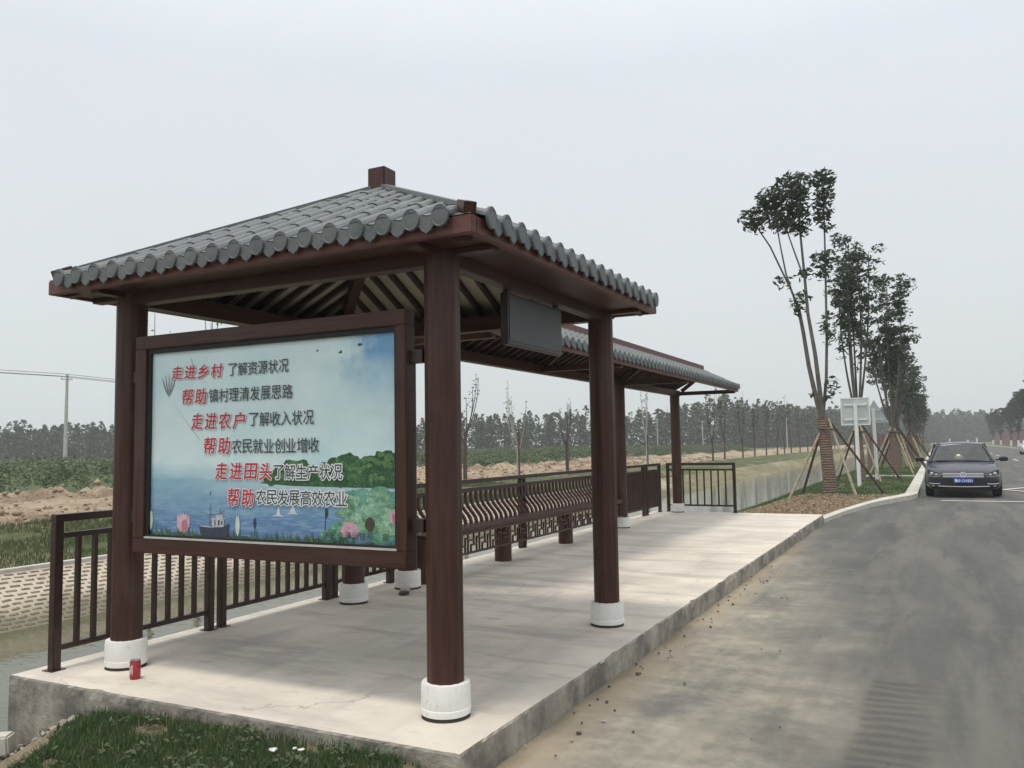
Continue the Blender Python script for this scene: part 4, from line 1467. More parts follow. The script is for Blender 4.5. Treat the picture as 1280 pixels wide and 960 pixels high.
def place_text(mb, body, x0, x1, zc, h, y, off=0.0, slant=0.0, gap=0.0, zslope=0.0):
    """lay a line of characters on the poster; off = extra stroke weight in metres, gap = share of the pitch left free between characters"""
    n = len(body)
    pitch = (x1 - x0) / (n - gap)
    for i, ch in enumerate(body):
        if ch == ' ':
            continue
        vs, fs = text_faces(ch)
        ax, bx_ = min(p[0] for p in vs), max(p[0] for p in vs)
        az, bz_ = min(p[1] for p in vs), max(p[1] for p in vs)
        ew = 1.0
        if (bx_ - ax) < 0.72 * 0.95:
            ew = max(0.55, (bx_ - ax) / 0.92)
        wd = pitch * (1 - gap) * ew
        hh = h * min(1.0, max(0.6, (bz_ - az) / 0.9))
        kx, kz_ = wd / (bx_ - ax), hh / (bz_ - az)
        cx = x0 + pitch * i + pitch * (1 - gap) / 2
        K = 1 if off <= 0 else 12
        for k in range(K):
            dx = off * math.cos(6.2832 * k / K) if off > 0 else 0
            dz = off * math.sin(6.2832 * k / K) if off > 0 else 0
            out = []
            for p in vs:
                zz = (p[1] - (az + bz_) / 2) * kz_
                xx = (p[0] - (ax + bx_) / 2) * kx
                out.append((cx + xx + slant * zz + dx, y - 0.00001 * k, zc + zz + zslope * (cx - x0) + dz))
            mb.add(out, fs)


RED = inkmat('printed red', (0.48, 0.022, 0.045), (0.60, 0.04, 0.07))
INK = inkmat('printed charcoal', (0.040, 0.055, 0.055), (0.06, 0.075, 0.075))
WHT = inkmat('printed white outline', (0.82, 0.85, 0.85), (0.88, 0.90, 0.89))
PALE = inkmat('printed pale halo', (0.70, 0.77, 0.77), (0.82, 0.86, 0.85))
rows = [('走进乡村', -2.350, -1.912, 1.902, .082, '了解资源状况', -1.862, -1.380, 1.897, .080),
        ('帮助', -2.255, -2.046, 1.745, .095, '镇村理清发展思路', -2.022, -1.348, 1.743, .084),
        ('走进农户', -2.168, -1.722, 1.588, .098, '了解收入状况', -1.688, -1.190, 1.586, .084),
        ('帮助', -2.060, -1.840, 1.434, .100, '农民就业创业增收', -1.824, -1.150, 1.426, .086),
        ('走进田头', -1.957, -1.503, 1.279, .100, '了解生产状况', -1.490, -0.984, 1.271, .086),
        ('帮助', -1.855, -1.648, 1.120, .105, '农民发展高效农业', -1.627, -0.950, 1.123, .088)]
for i, (rt, rx0, rx1, rz, rh, bt_, kx0, kx1, kz, kh) in enumerate(rows):
    y = YP - 0.0006 * 12
    if i >= 4:
        wo = MB()
        place_text(wo, bt_, kx0, kx1, kz, kh, YP - 0.0006 * 10, 0.0075, 0, 0.08)
        wo.build('white_outline', WHT, post, org=PORG)
    wo = MB()
    place_text(wo, rt, rx0, rx1, rz, rh, YP - 0.0006 * 10.5, 0.0065, 0.10, 0.20, -0.012)
    wo.build('white_outline', WHT if i >= 3 else PALE, post, org=PORG)
    a_ = MB()
    place_text(a_, rt, rx0, rx1, rz, rh, y, 0.0021, 0.10, 0.20, -0.012)
    a_.build('red_lettering', RED, post, org=PORG)
    b_ = MB()
    place_text(b_, bt_, kx0, kx1, kz, kh, y, 0.0006, 0, 0.08)
    b_.build('black_lettering', INK, post, org=PORG)
t_ = MB()
place_text(t_, '市区交通运输局 宣', -1.12, -0.668, 0.918, .040, YP - 0.0006 * 12, 0.0, 0, 0.1)
t_.build('small_lettering', INK, post, org=PORG)

# ------------------------------------------------------------------ hanging screen
sc_ = thing('display_screen', 'grey switched-off display screen hanging under the right side of the pavilion eave', 'screen', (-0.40, 1.63, 2.38))
scb = MB().box(-0.395, -0.345, 1.21, 2.06, 2.035, 2.365).build('screen_case', MAT['dark_metal'], sc_, bevel=0.006)
sub(MB().box(-0.3445, -0.341, 1.235, 2.035, 2.060, 2.340), 'screen_panel', MAT['screen'], scb)
for y in (1.26, 2.01):
    MB().box(-0.385, -0.355, y - 0.02, y + 0.02, 2.3655, 2.387).build('hanger', MAT['dark_metal'], sc_)

# ------------------------------------------------------------------ small things on the slab
cn = thing('drink_can', 'red drinks can standing by the white foot of the front left column', 'can', (-2.50, 0.275, 0.0))
MB().lathe((-2.50, 0.275, 0), [(0.026, 0.001), (0.032, 0.008), (0.032, 0.104), (0.028, 0.114)], 20).build('can_body', MAT['can_red'], cn, smooth=True)
cl_ = MB()
for k in range(7):
    a0, a1 = -2.2 + k * .16, -2.2 + (k + 1) * .16
    lo_, hi_ = .035 + .008 * math.sin(k * 1.9), .085 + .010 * math.sin(k * 1.3 + 1)
    cl_.add([(-2.50 + .0324 * math.cos(a0), .275 + .0324 * math.sin(a0), lo_), (-2.50 + .0324 * math.cos(a1), .275 + .0324 * math.sin(a1), lo_ + .004), (-2.50 + .0324 * math.cos(a1), .275 + .0324 * math.sin(a1), hi_), (-2.50 + .0324 * math.cos(a0), .275 + .0324 * math.sin(a0), hi_ - .004)], [(0, 1, 2, 3)])
cl_.build('can_label', simple('pale can print', (0.62, 0.42, 0.42), 0.35, 0, 0.4, 60), cn)
MB().lathe((-2.50, 0.275, 0), [(0.0285, 0.1142), (0.0285, 0.118), (0.025, 0.118), (0.024, 0.115)], 20).build('can_rim', MAT['can_metal'], cn, smooth=True)


def rock(name, c, s, mat, seed, label, cat, group=None, flat=0.7):
    bm = bmesh.new()
    bmesh.ops.create_icosphere(bm, subdivisions=2, radius=1)
    for v in bm.verts:
        k = 1 + 0.45 * noise.noise(v.co * 1.7 + Vector((seed, seed * 2, 0)))
        v.co = Vector((v.co.x * s[0] * k, v.co.y * s[1] * k, v.co.z * s[2] * k))
    me = bpy.data.meshes.new(name)
    bm.to_mesh(me)
    bm.free()
    me.materials.append(mat)
    o = bpy.data.objects.new(name, me)
    o.location = c
    o.rotation_euler = (0, 0, seed)
    col.objects.link(o)
    return tag(o, label, cat, group)


cb = MB().box(-0.055, 0.055, -0.05, 0.05, -0.06, 0.06).build('concrete_block', MAT['kerb'], bevel=0.012)
cb.location = (-3.16, -0.13, -0.36)
cb.rotation_euler = (0.08, -0.05, 0.5)
tag(cb, 'pale square concrete block below the front left corner of the platform', 'block')
cb2 = MB().box(-0.06, 0.06, -0.05, 0.05, -0.12, 0.08).build('kerb_block', MAT['kerb'], bevel=0.01)
cb2.location = (-3.40, -0.20, -0.40)
cb2.rotation_euler = (0, 0.04, 0.2)
tag(cb2, 'pale upright concrete block at the left edge of the picture, beside the rubble', 'block')
rr = random.Random(5)
for i in range(60):
    t = rr.random()
    x = -3.34 + 0.85 * t + rr.uniform(-.04, .04)
    y = -0.035 - rr.random() * (0.05 + 0.10 * (1 - t))
    s = rr.uniform(.007, .024) * (1.3 if i < 10 else 0.85)
    rock('rubble_stone', (x, y, h_near(x, y) + s * 0.35), (s * rr.uniform(.8, 1.5), s, s * .75), MAT['stone'] if i % 3 else MAT['pebble'], i * 1.7, 'small broken stone in the rubble under the front left corner of the platform', 'stone', 'rubble along the platform foot')
rr = random.Random(15)
for i in range(70):
    x = abs(rr.gauss(0.10, 0.12)) + 0.02
    y = rr.uniform(-0.5, 7.5)
    s = rr.uniform(.004, .012)
    rock('pebble', (x, y, ZR + 0.012), (s * rr.uniform(.8, 1.6), s, s * .8), MAT['pebble'] if rr.random() < .6 else MAT['stone'], i * 1.3, 'small pebble in the dust along the right side of the platform', 'pebble', 'pebbles beside the platform')
rr = random.Random(25)
for i in range(22):
    x, y = rr.uniform(0.4, 2.0), rr.uniform(-0.4, 8)
    s = rr.uniform(.003, .008)
    rock('pebble', (x, y, ZR + 0.012), (s * 1.3, s, s * .8), MAT['pebble'], i * 1.1, 'dark pebble lying out on the dusty asphalt', 'pebble', 'pebbles on the asphalt')
for i, (x, y, s) in enumerate([(-0.93, -0.20, .018), (-0.86, -0.13, .010), (-0.81, -0.14, .013)]):
    rock('litter_scrap', (x, y, h_near(x, y) + 0.035), (s * 1.3, s, s * .5), MAT['litter'], i * 2.1,
         ['largest white scrap of litter, leftmost of three in the grass', 'tiny white scrap of litter between two larger ones in the grass', 'white scrap of litter in the grass, rightmost of three'][i], 'litter')
rock('rubble_lump', (-2.62, 3.38, 0.014), (.075, .05, .014), MAT['tape'], 2.2, 'flat dark lump on the slab between two white column feet', 'rubble')
rock('rubble_lump', (-2.70, 3.52, 0.020), (.06, .035, .022), MAT['stone'], 4.4, 'pale broken piece on the slab between two white column feet', 'rubble')

# ------------------------------------------------------------------ grass in front
def blades(name, n, xr, yr, hf, hmin, hmax, w, mat, seed, mask=None):
    g = np.random.default_rng(seed)
    x = g.uniform(*xr, n)
    y = g.uniform(*yr, n)
    if mask:
        k = np.array([mask(a, b) for a, b in zip(x, y)])
        x, y = x[k], y[k]
    n = len(x)
    z = np.array([hf(a, b) for a, b in zip(x, y)])
    th = g.uniform(0, 2 * np.pi, n)
    hgt = g.uniform(hmin, hmax, n) * (0.6 + 0.8 * g.random(n) ** 2)
    lean = g.uniform(0.1, 0.7, n) * hgt
    ph = g.uniform(0, 2 * np.pi, n)
    dx, dy = np.cos(th) * w / 2, np.sin(th) * w / 2
    p0 = np.stack([x - dx, y - dy, z - 0.01], 1)
    p1 = np.stack([x + dx, y + dy, z - 0.01], 1)
    lx, ly = np.cos(ph) * lean, np.sin(ph) * lean
    m0 = np.stack([x - dx * .7 + lx * .35, y - dy * .7 + ly * .35, z + hgt * .6], 1)
    m1 = np.stack([x + dx * .7 + lx * .35, y + dy * .7 + ly * .35, z + hgt * .6], 1)
    t = np.stack([x + lx, y + ly, z + hgt], 1)
    v = np.stack([p0, p1, m1, m0, t], 1).reshape(-1, 3)
    i = np.arange(n) * 5
    f = np.concatenate([np.stack([i, i + 1, i + 2], 1), np.stack([i, i + 2, i + 3], 1), np.stack([i + 3, i + 2, i + 4], 1)])
    o = np_mesh(name, v, f, mat, tri=True)
    return tag(o, kind='stuff')


def gm(x, y):
    x = x + 0.62 * y + 0.06
    if x < -2.35:
        # bare strip of soil running diagonally beside the rubble
        if x < -2.60 + 0.16 * noise.noise(Vector((x * 6, y * 6, 3))):
            return False
    if y > -0.03:
        return random.random() < 0.5
    return noise.noise(Vector((x * 3.2, y * 3.2, 0))) > -0.42


o = blades('grass', 62000, (-3.8, -0.06), (-1.15, -0.012), h_near, 0.024, 0.062, 0.005, MAT['grass'], 3, gm)
tag(o, 'short dark green grass in front of the platform', 'grass')
o = blades('grass_beyond', 20000, (-5.0, -0.02), (-4.5, -1.15), h_near, 0.025, 0.06, 0.008, MAT['grass'], 33)
tag(o, 'rougher green grass further in front of the platform', 'grass')
o = blades('dry_grass', 1700, (-3.6, -0.06), (-1.2, -0.012), h_near, 0.03, 0.07, 0.004, MAT['grass_dry'], 4, lambda x, y: noise.noise(Vector((x * 1.6, y * 1.6, 4))) > 0.12)
tag(o, 'dry yellowish grass among the green grass in front of the platform', 'grass')


def h_isl(x, y):
    return lerp_prof(x, ISL) + 0.05 * nse(x, y, 0.9, 4) * (1 if x < kerb_x(y) - .32 else 0)


o = blades('verge_grass', 26000, (-3.8, 1.15), (20.2, 46), h_isl, 0.03, 0.08, 0.02, MAT['grass'], 8, lambda x, y: x < kerb_x(y) - .32 and noise.noise(Vector((x * .8, y * .8, 2))) > -0.35 and not 33.2 < y < 33.8)
tag(o, 'short green grass on the verge around the staked trees', 'grass')

o = blades('bank_grass', 42000, (-14.3, -10.75), (-1, 26), h_far, 0.05, 0.12, 0.018, MAT['bank_blade'], 14, lambda x, y: noise.noise(Vector((x * 1.1, y * .6, 7))) > -0.25)
tag(o, 'rough green grass on the slope above the lattice paving across the canal', 'grass')
o = blades('bank_straw', 5000, (-15.2, -10.75), (-1, 45), h_far, 0.05, 0.16, 0.018, MAT['grass_dry'], 15, lambda x, y: noise.noise(Vector((x * .9, y * .5, 17))) > 0.08)
tag(o, 'pale dry grass scattered on the slope across the canal', 'grass')
g = np.random.default_rng(77)
n = 5200
xx = np.where(g.random(n) < .5, g.normal(-15.6, .7, n), g.normal(-21.8, .9, n))
yy = g.uniform(2, 70, n)
ss = g.uniform(.02, .10, n) * (0.6 + g.random(n) ** 3)
zz = np.array([h_far(x, y) for x, y in zip(xx, yy)]) + ss * .25
base = np.array([[1, 0, 0], [0, 1, 0], [-1, 0, 0], [0, -1, 0], [0, 0, .8], [0, 0, -.6]])
vv = base[None] * (ss[:, None, None] * g.uniform(.6, 1.4, (n, 6, 3)))
an = g.uniform(0, 6.28, n)
ca, sa = np.cos(an)[:, None], np.sin(an)[:, None]
vv = np.stack([vv[..., 0] * ca - vv[..., 1] * sa, vv[..., 0] * sa + vv[..., 1] * ca, vv[..., 2]], -1) + np.stack([xx, yy, zz], 1)[:, None]
ft = np.array([[0, 1, 4], [1, 2, 4], [2, 3, 4], [3, 0, 4], [1, 0, 5], [2, 1, 5], [3, 2, 5], [0, 3, 5]])
o = np_mesh('dirt_clods', vv.reshape(-1, 3), (ft[None] + (np.arange(n) * 6)[:, None, None]).reshape(-1, 3), MAT['clod'], tri=True)
tag(o, 'clods of dug earth heaped along both sides of the dirt track', 'earth', kind='stuff')

g = np.random.default_rng(91)
ctr = [(g.uniform(-2.5, -0.2), g.uniform(-0.75, -0.06)) for _ in range(46)]
pts = np.concatenate([np.stack([g.normal(cx, .035, 22), g.normal(cy, .035, 22), np.full(22, h_near(cx, cy)) + g.uniform(.02, .07, 22)], 1) for cx, cy in ctr])
v, q = leaf_arrays(pts, g.uniform(.018, .045, len(pts)), 0.5, 0.8, 0.0)
o = np_mesh('weeds', v, q, MAT['leaf_shrub'])
tag(o, 'small broad-leaved weeds growing among the grass in front of the platform', 'weeds', kind='stuff')

# mulch chips
g = np.random.default_rng(21)
n = 16000
xx = g.uniform(-4.0, 0.9, n)
yy = g.uniform(13.75, 20.6, n)
ok = np.array([x < kerb_x(y) - .24 for x, y in zip(xx, yy)])
xx, yy = xx[ok], yy[ok]
zz = np.array([lerp_prof(x, ISL) + 0.03 + 0.05 * nse(x, y, .9, 4) + (0.07 * max(0, nse(x, y, 1.1, 8) + .3) if x > -1.5 else 0) for x, y in zip(xx, yy)])
v, q = leaf_arrays(np.stack([xx, yy, zz], 1), g.uniform(.025, .075, len(xx)), 0.45, 1.2, 0.0)
o = np_mesh('dry_leaves', v, q, mat_leaf('dry fallen leaf', (0.13, 0.08, 0.05), (0.46, 0.36, 0.24), 0.1))
tag(o, 'dry brown leaf litter covering the bed at the far end of the platform', 'leaf litter', kind='stuff')


# ------------------------------------------------------------------ staked trees along the left verge
def limb(mb, pts, r0, r1, n=7):
    k = len(pts)
    mb.tube(pts, [r0 + (r1 - r0) * i / (k - 1) for i in range(k)], n)


def curve(p0, p1, bow, k=7):
    p0, p1 = Vector(p0), Vector(p1)
    b = Vector(bow)
    return [p0.lerp(p1, i / k) + b * (4 * (i / k) * (1 - i / k)) for i in range(k + 1)]


def staked_tree(x, y, label, stems, wrap_h, trunk, clumps, leaf, stakes=True, name='staked_tree', seed=0, group='staked trees along the verge', zg=None):
    """stems: list of (start(z along trunk), [(x,y,z),...], r0, r1)"""
    zg = (lerp_prof(x, ISL) if x < 5 else -0.05) if zg is None else zg
    t = thing(name, label, 'tree', (x, y, zg), group)
    tb = MB()
    for pts, r0, r1 in trunk + stems:
        limb(tb, [(x + p[0], y + p[1], zg + p[2]) for p in pts], r0, r1, 9)
    tr = tb.build('trunk', MAT['bark'], t, smooth=True)
    if wrap_h:
        base = trunk[0]
        pts = [p for p in base[0] if p[2] <= wrap_h + 0.3]
        wb = MB()
        k = len(base[0])
        rr_ = [base[1] + (base[2] - base[1]) * i / (k - 1) + 0.018 for i in range(k)]
        wb.tube([(x + p[0], y + p[1], zg + p[2]) for p in pts], rr_[:len(pts)], 12)
        sub(wb, 'rope_wrapping', MAT['wrap'], tr, smooth=True)
    if len(clumps):
        P = clump_points([(x + c[0], y + c[1], zg + c[2], c[3], c[4], c[5], c[6]) for c in clumps])
        v, q = leaf_arrays(P, leaf * rng.uniform(.6, 1.3, len(P)), 0.42, 0.5, 0.25)
        np_mesh('crown', v, q, MAT['leaf'], t, org=(x, y, zg))
    if stakes:
        r = random.Random(seed)
        topz = 1.95
        offs = [(-1.05, -0.55), (-0.95, 1.35), (0.75, -0.65), (1.35, 1.15)]
        for i, (dx, dy) in enumerate(offs):
            tz = (lerp_prof(x + dx, ISL) if x < 5 else -0.05)
            MB().tube([(x + dx, y + dy, tz - 0.1), (x + dx * 0.06, y + dy * 0.06, zg + topz + r.uniform(0, .2))], [0.038, 0.03], 7).build('support_stake', MAT['stake_pale'] if i in (0, 2) else MAT['stake'], t)
        tie = MB()
        tie.tube([(x - 0.22, y - 0.18, zg + 1.83), (x + 0.24, y - 0.16, zg + 1.80)], 0.025, 6)
        tie.tube([(x - 0.22, y + 0.18, zg + 1.84), (x + 0.24, y + 0.17, zg + 1.82)], 0.025, 6)
        tie.build('tie_bar', MAT['stake'], t)
    return t


# nearest tree, shaped after the photograph: local x to the right, z up
T1 = (-0.66, 20.9)
trunk1 = [([(0, 0, -0.05), (0.0, 0, 0.4), (-0.03, 0, 0.9), (-0.06, 0, 1.4), (-0.10, 0, 1.85), (-0.12, 0, 2.1)], 0.165, 0.13)]
stems1 = [
    ([(-0.13, 0, 2.0), (-0.26, 0.0, 2.7), (-0.42, 0.05, 3.6), (-0.52, 0.05, 4.5), (-0.62, 0.05, 5.2)], 0.0693, 0.0473),
    ([(-0.62, 0.05, 5.2), (-0.82, 0.1, 5.8), (-1.05, 0.15, 6.35), (-1.35, 0.2, 7.1), (-1.72, 0.2, 7.75), (-1.95, 0.2, 8.2)], 0.0333, 0.0158),
    ([(-0.70, 0.05, 5.4), (-0.90, -0.1, 6.2), (-1.02, -0.1, 7.0), (-1.2, -0.1, 8.4)], 0.0305, 0.0139),
    ([(-0.10, 0, 2.0), (-0.15, -0.05, 2.9), (-0.22, -0.1, 3.9), (-0.36, -0.1, 5.0), (-0.42, -0.05, 6.2), (-0.5, 0, 7.6), (-0.55, 0, 8.7)], 0.0721, 0.0189),
    ([(-0.45, -0.05, 6.1), (-0.68, -0.1, 6.9), (-0.85, -0.1, 7.5), (-0.9, -0.1, 8.1)], 0.0249, 0.0126),
    ([(-0.10, 0.05, 2.2), (0.02, 0.1, 3.2), (0.08, 0.15, 4.4), (0.10, 0.15, 5.4), (0.12, 0.2, 6.4), (0.14, 0.2, 7.6), (0.14, 0.2, 8.7)], 0.0471, 0.0158)]
cl1 = [(-1.85, 0.10, 7.98, 0.37, 0.43, 0.33, 161), (-1.72, 0.20, 7.72, 0.37, 0.37, 0.21, 68), (-1.25, 0.00, 8.45, 0.41, 0.49, 0.35, 235), (-1.45, 0.00, 8.30, 0.32, 0.37, 0.35, 105), (-1.05, 0.00, 7.95, 0.44, 0.49, 0.42, 266),
       (-0.95, 0.00, 7.60, 0.41, 0.49, 0.26, 130), (-0.62, 0.00, 8.75, 0.51, 0.55, 0.40, 322), (-0.62, 0.00, 8.30, 0.51, 0.55, 0.50, 347), (-0.58, 0.00, 7.80, 0.41, 0.49, 0.42, 210), (-0.45, 0.00, 7.45, 0.30, 0.37, 0.24, 68),
       (0.12, 0.20, 8.82, 0.37, 0.43, 0.31, 198), (0.14, 0.20, 8.35, 0.32, 0.37, 0.31, 130), (0.10, 0.20, 7.90, 0.34, 0.37, 0.33, 136), (0.22, 0.20, 7.45, 0.22, 0.24, 0.18, 37),
       (0.10, 0.20, 6.55, 0.41, 0.43, 0.28, 130), (0.12, 0.20, 6.15, 0.30, 0.30, 0.26, 68), (-0.42, 0.00, 6.15, 0.27, 0.27, 0.18, 37), (-0.55, 0.00, 5.45, 0.29, 0.29, 0.26, 55), (-0.62, 0.00, 5.20, 0.24, 0.24, 0.24, 37),
       (-1.00, 0.10, 6.00, 0.27, 0.24, 0.29, 24), (0.10, 0.10, 4.70, 0.24, 0.24, 0.35, 46), (0.15, 0.10, 4.35, 0.20, 0.20, 0.24, 31), (0.20, 0.00, 3.00, 0.24, 0.24, 0.29, 37), (0.12, 0.00, 2.75, 0.15, 0.18, 0.24, 18), (-0.35, 0.00, 2.75, 0.12, 0.12, 0.12, 6)]
staked_tree(T1[0], T1[1], 'tallest staked tree nearest the platform, rope wrapped trunk, tufts of leaves high up', stems1, 2.0, trunk1, cl1, 0.19, seed=1)


def fan_tree(x, y, H, label, seed, nst=7, dens=1.0, spread=0.9, low=0.35, leaf=0.20, wrap=1.9, stakes=True, group='staked trees along the verge', name='staked_tree', zg=None):
    r = random.Random(seed)
    tz = 1.9
    trunk = [([(0, 0, -0.05), (0.02, 0, 0.5), (0, 0, 1.0), (-0.02, 0, 1.5), (0, 0, tz)], 0.16, 0.13)]
    stems, cl = [], []
    for i in range(nst):
        a = 2 * math.pi * (i + r.uniform(-.3, .3)) / nst
        rad = spread * r.uniform(.30, .85)
        top = H * r.uniform(.70, 1.0)
        ex, ey = math.cos(a) * rad, math.sin(a) * rad
        z0 = tz - 0.2 + r.uniform(0, .5)
        pts = curve((0, 0, z0), (ex, ey, top - .15), (math.cos(a) * 0.10 + r.uniform(-.08, .08), math.sin(a) * 0.10, 0), 6)
        stems.append(([tuple(p) for p in pts], 0.048, 0.012))
        z = top
        zlow = tz + (H - tz) * low * r.uniform(.5, 1.5)
        while z > zlow:
            t = (z - z0) / (top - z0)
            for q in range(2 if t > .55 else 1):
                off = .40 * (1 if t > .55 else .8)
                cx = ex * t + r.uniform(-off, off)
                cy = ey * t + r.uniform(-off, off)
                big = r.uniform(.20, .36) * (1.0 if t > .65 else 0.8)
                if t > .62 or r.random() < .62:
                    if len(cl) % 2 == 0:
                        stems.append(([(ex * t * .93, ey * t * .93, z - .42), (ex * t * .5 + cx * .5, ey * t * .5 + cy * .5, z - .22), (cx, cy, z)], 0.013, 0.005))
                    cl.append((cx, cy, z - .1, big * 1.15, big * 1.15, big * r.uniform(.55, .9), int(46 * dens * (big / .3) ** 2 * (1.2 if t > .7 else .7))))
            z -= r.uniform(.28, .5)
    return staked_tree(x, y, label, stems, wrap, trunk, cl, leaf, seed=seed, stakes=stakes, group=group, name=name, zg=zg)


fan_tree(-0.55, 29.6, 9.1, 'staked many-stemmed tree directly behind the two road signs', 5, 8, 0.82, 0.9, 0.42, 0.19)
fan_tree(0.35, 36.0, 8.5, 'bushy staked tree just right of the many-stemmed tree behind the signs', 9, 8, 0.90, 1.05, 0.30, 0.20)
more = [(0.2, 43.5, 7.4), (-0.3, 50.5, 7.8), (0.4, 58, 7.0), (0.2, 66, 7.2), (0.1, 75, 6.6), (0.3, 85, 7.0), (-0.1, 96, 6.4), (0.2, 108, 6.8), (0.3, 122, 6.5)]
words = ['third', 'fourth', 'fifth', 'sixth', 'seventh', 'eighth', 'ninth', 'tenth', 'eleventh']
for i, (x, y, H) in enumerate(more):
    fan_tree(x, y, H, 'bushy staked tree in the left row, %s behind the road signs' % words[i], 20 + i, 6, 0.62, 1.05, 0.18, 0.21 + 0.012 * i)

right_trees = [(14.6, 97, 12.6), (14.2, 108, 11.0), (14.7, 119, 10.4), (14.2, 131, 10.6), (14.6, 145, 9.4), (14.2, 160, 9.6), (14.5, 180, 8.4), (14.3, 205, 8.0), (14.4, 235, 8.5)]
rw = ['nearest, cut by the right edge', 'second from the right edge', 'third from the right edge', 'fourth from the right edge', 'fifth from the right edge', 'sixth from the right edge', 'seventh from the right edge', 'eighth from the right edge', 'farthest']
for i, (x, y, H) in enumerate(right_trees):
    t = fan_tree(x, y, H, 'leafy roadside tree on the right verge, %s' % rw[i], 60 + i, 8, 1.0, 1.7, 0.12, 0.32 + .015 * i, 0, False, 'roadside trees on the right verge', 'roadside_tree', -0.05)
    tr = [c for c in t.children if c.name.startswith('trunk')][0]
    sub(MB().lathe((x, y, -0.05), [(0.225, 0.0), (0.20, 1.1)], 10), 'whitewash_band', MAT['white_paint'], tr)

# ------------------------------------------------------------------ young trees on the far bank
def young_tree(x, y, H, label, seed, leaves=110, pole=True):
    r = random.Random(seed)
    zg = h_far(x, y)
    t = thing('young_tree', label, 'tree', (x, y, zg), 'young trees along the far bank')
    tb = MB()
    th = r.uniform(1.5, 2.0)
    limb(tb, curve((x, y, zg - 0.05), (x + r.uniform(-.05, .05), y, zg + th), (r.uniform(-.03, .03), 0, 0), 4), 0.07, 0.05, 7)
    cl = []
    for i in range(5):
        a = r.uniform(0, 6.28)
        rad = r.uniform(.15, .65)
        top = H * r.uniform(.75, 1.0)
        z0 = th * r.uniform(.6, 1.0)
        ex, ey = math.cos(a) * rad, math.sin(a) * rad
        limb(tb, [tuple(Vector((x, y, zg)) + p) for p in curve((0, 0, z0), (ex, ey, top), (math.cos(a) * .14, math.sin(a) * .14, 0), 6)], 0.028, 0.008, 5)
        for k in range(4):
            tt = r.uniform(.45, 1.0)
            cl.append((x + ex * tt, y + ey * tt, zg + z0 + (top - z0) * tt, .16, .16, .26, max(2, leaves // 20)))
    tb.build('trunk', MAT['bark_pale'] if seed % 3 == 0 else MAT['bark_dark'], t, smooth=True)
    P = clump_points(cl)
    v, q = leaf_arrays(P, 0.11 * rng.uniform(.6, 1.3, len(P)) * (1 if y < 60 else 1.5), 0.5, 0.4, 0.2)
    np_mesh('crown', v, q, MAT['leaf_young'] if y < 50 else MAT['leaf'], t, org=(x, y, zg))
    if pole:
        MB().tube([(x + .08, y - .05, zg - .05), (x + .07, y - .05, zg + 2.0)], 0.045, 6).build('support_stake', MAT['stake'], t)
    return t


young = [(-14.6, 10.4, 5.0, 'left of the front left column'), (-14.4, 11.6, 5.4, 'rising above the left end of the notice board'), (-14.3, 24.6, 4.4, 'just right of the front right column'), (-14.3, 29.2, 4.4, 'bare white-stemmed one behind the bench'),
         (-14.3, 34.6, 4.0, 'sparse one behind the bench, beside the right column'), (-14.2, 41.0, 5.4, 'half hidden behind the right front column'), (-14.2, 47.0, 5.2, 'seen between the right column and the far column'), (-14.2, 53.0, 5.3, 'just left of the far column')]
for i, (x, y, H, wd) in enumerate(young):
    young_tree(x, y, H, 'thin young far-bank tree, ' + wd, i, 90 if i != 3 else 60)
ords = ['first', 'second', 'third', 'fourth', 'fifth', 'sixth', 'seventh', 'eighth', 'ninth', 'tenth', 'eleventh', 'twelfth', 'thirteenth', 'fourteenth', 'fifteenth', 'sixteenth']
for i in range(16):
    y = 63 + i * 6.2
    young_tree(-14.2 + rr.uniform(-.3, .3), y, rr.uniform(5.6, 7.0), 'dark-trunked young tree on the far bank, %s to the right of the far column' % ords[i], 100 + i * 3 + 1, 260)

# ------------------------------------------------------------------ shrub field
g = np.random.default_rng(31)
cl = []
for i in range(4200):
    x = -23.8 - g.random() ** 1.5 * 42
    y = g.uniform(2, 130)
    s = g.uniform(.25, .6)
    zt = 0.45 + 0.55 * (0.5 + 0.5 * noise.noise(Vector((x * .22, y * .22, 1))))
    edge = min(1, (-23.6 - x) / 1.5 + 0.35)
    cl.append((x, y, zt * edge * g.uniform(.55, 1.25), s, s, s * .7 * edge + .1, 40))
P = clump_points(cl)
P = P[P[:, 2] > 0.0]
v, q = leaf_arrays(P, g.uniform(.09, .22, len(P)), 0.5, 0.7, 0.0)
o = np_mesh('shrub_field', v, q, MAT['leaf_shrub'])
tag(o, 'wide band of waist-high green shrubs beyond the dirt track', 'shrubs', kind='stuff')

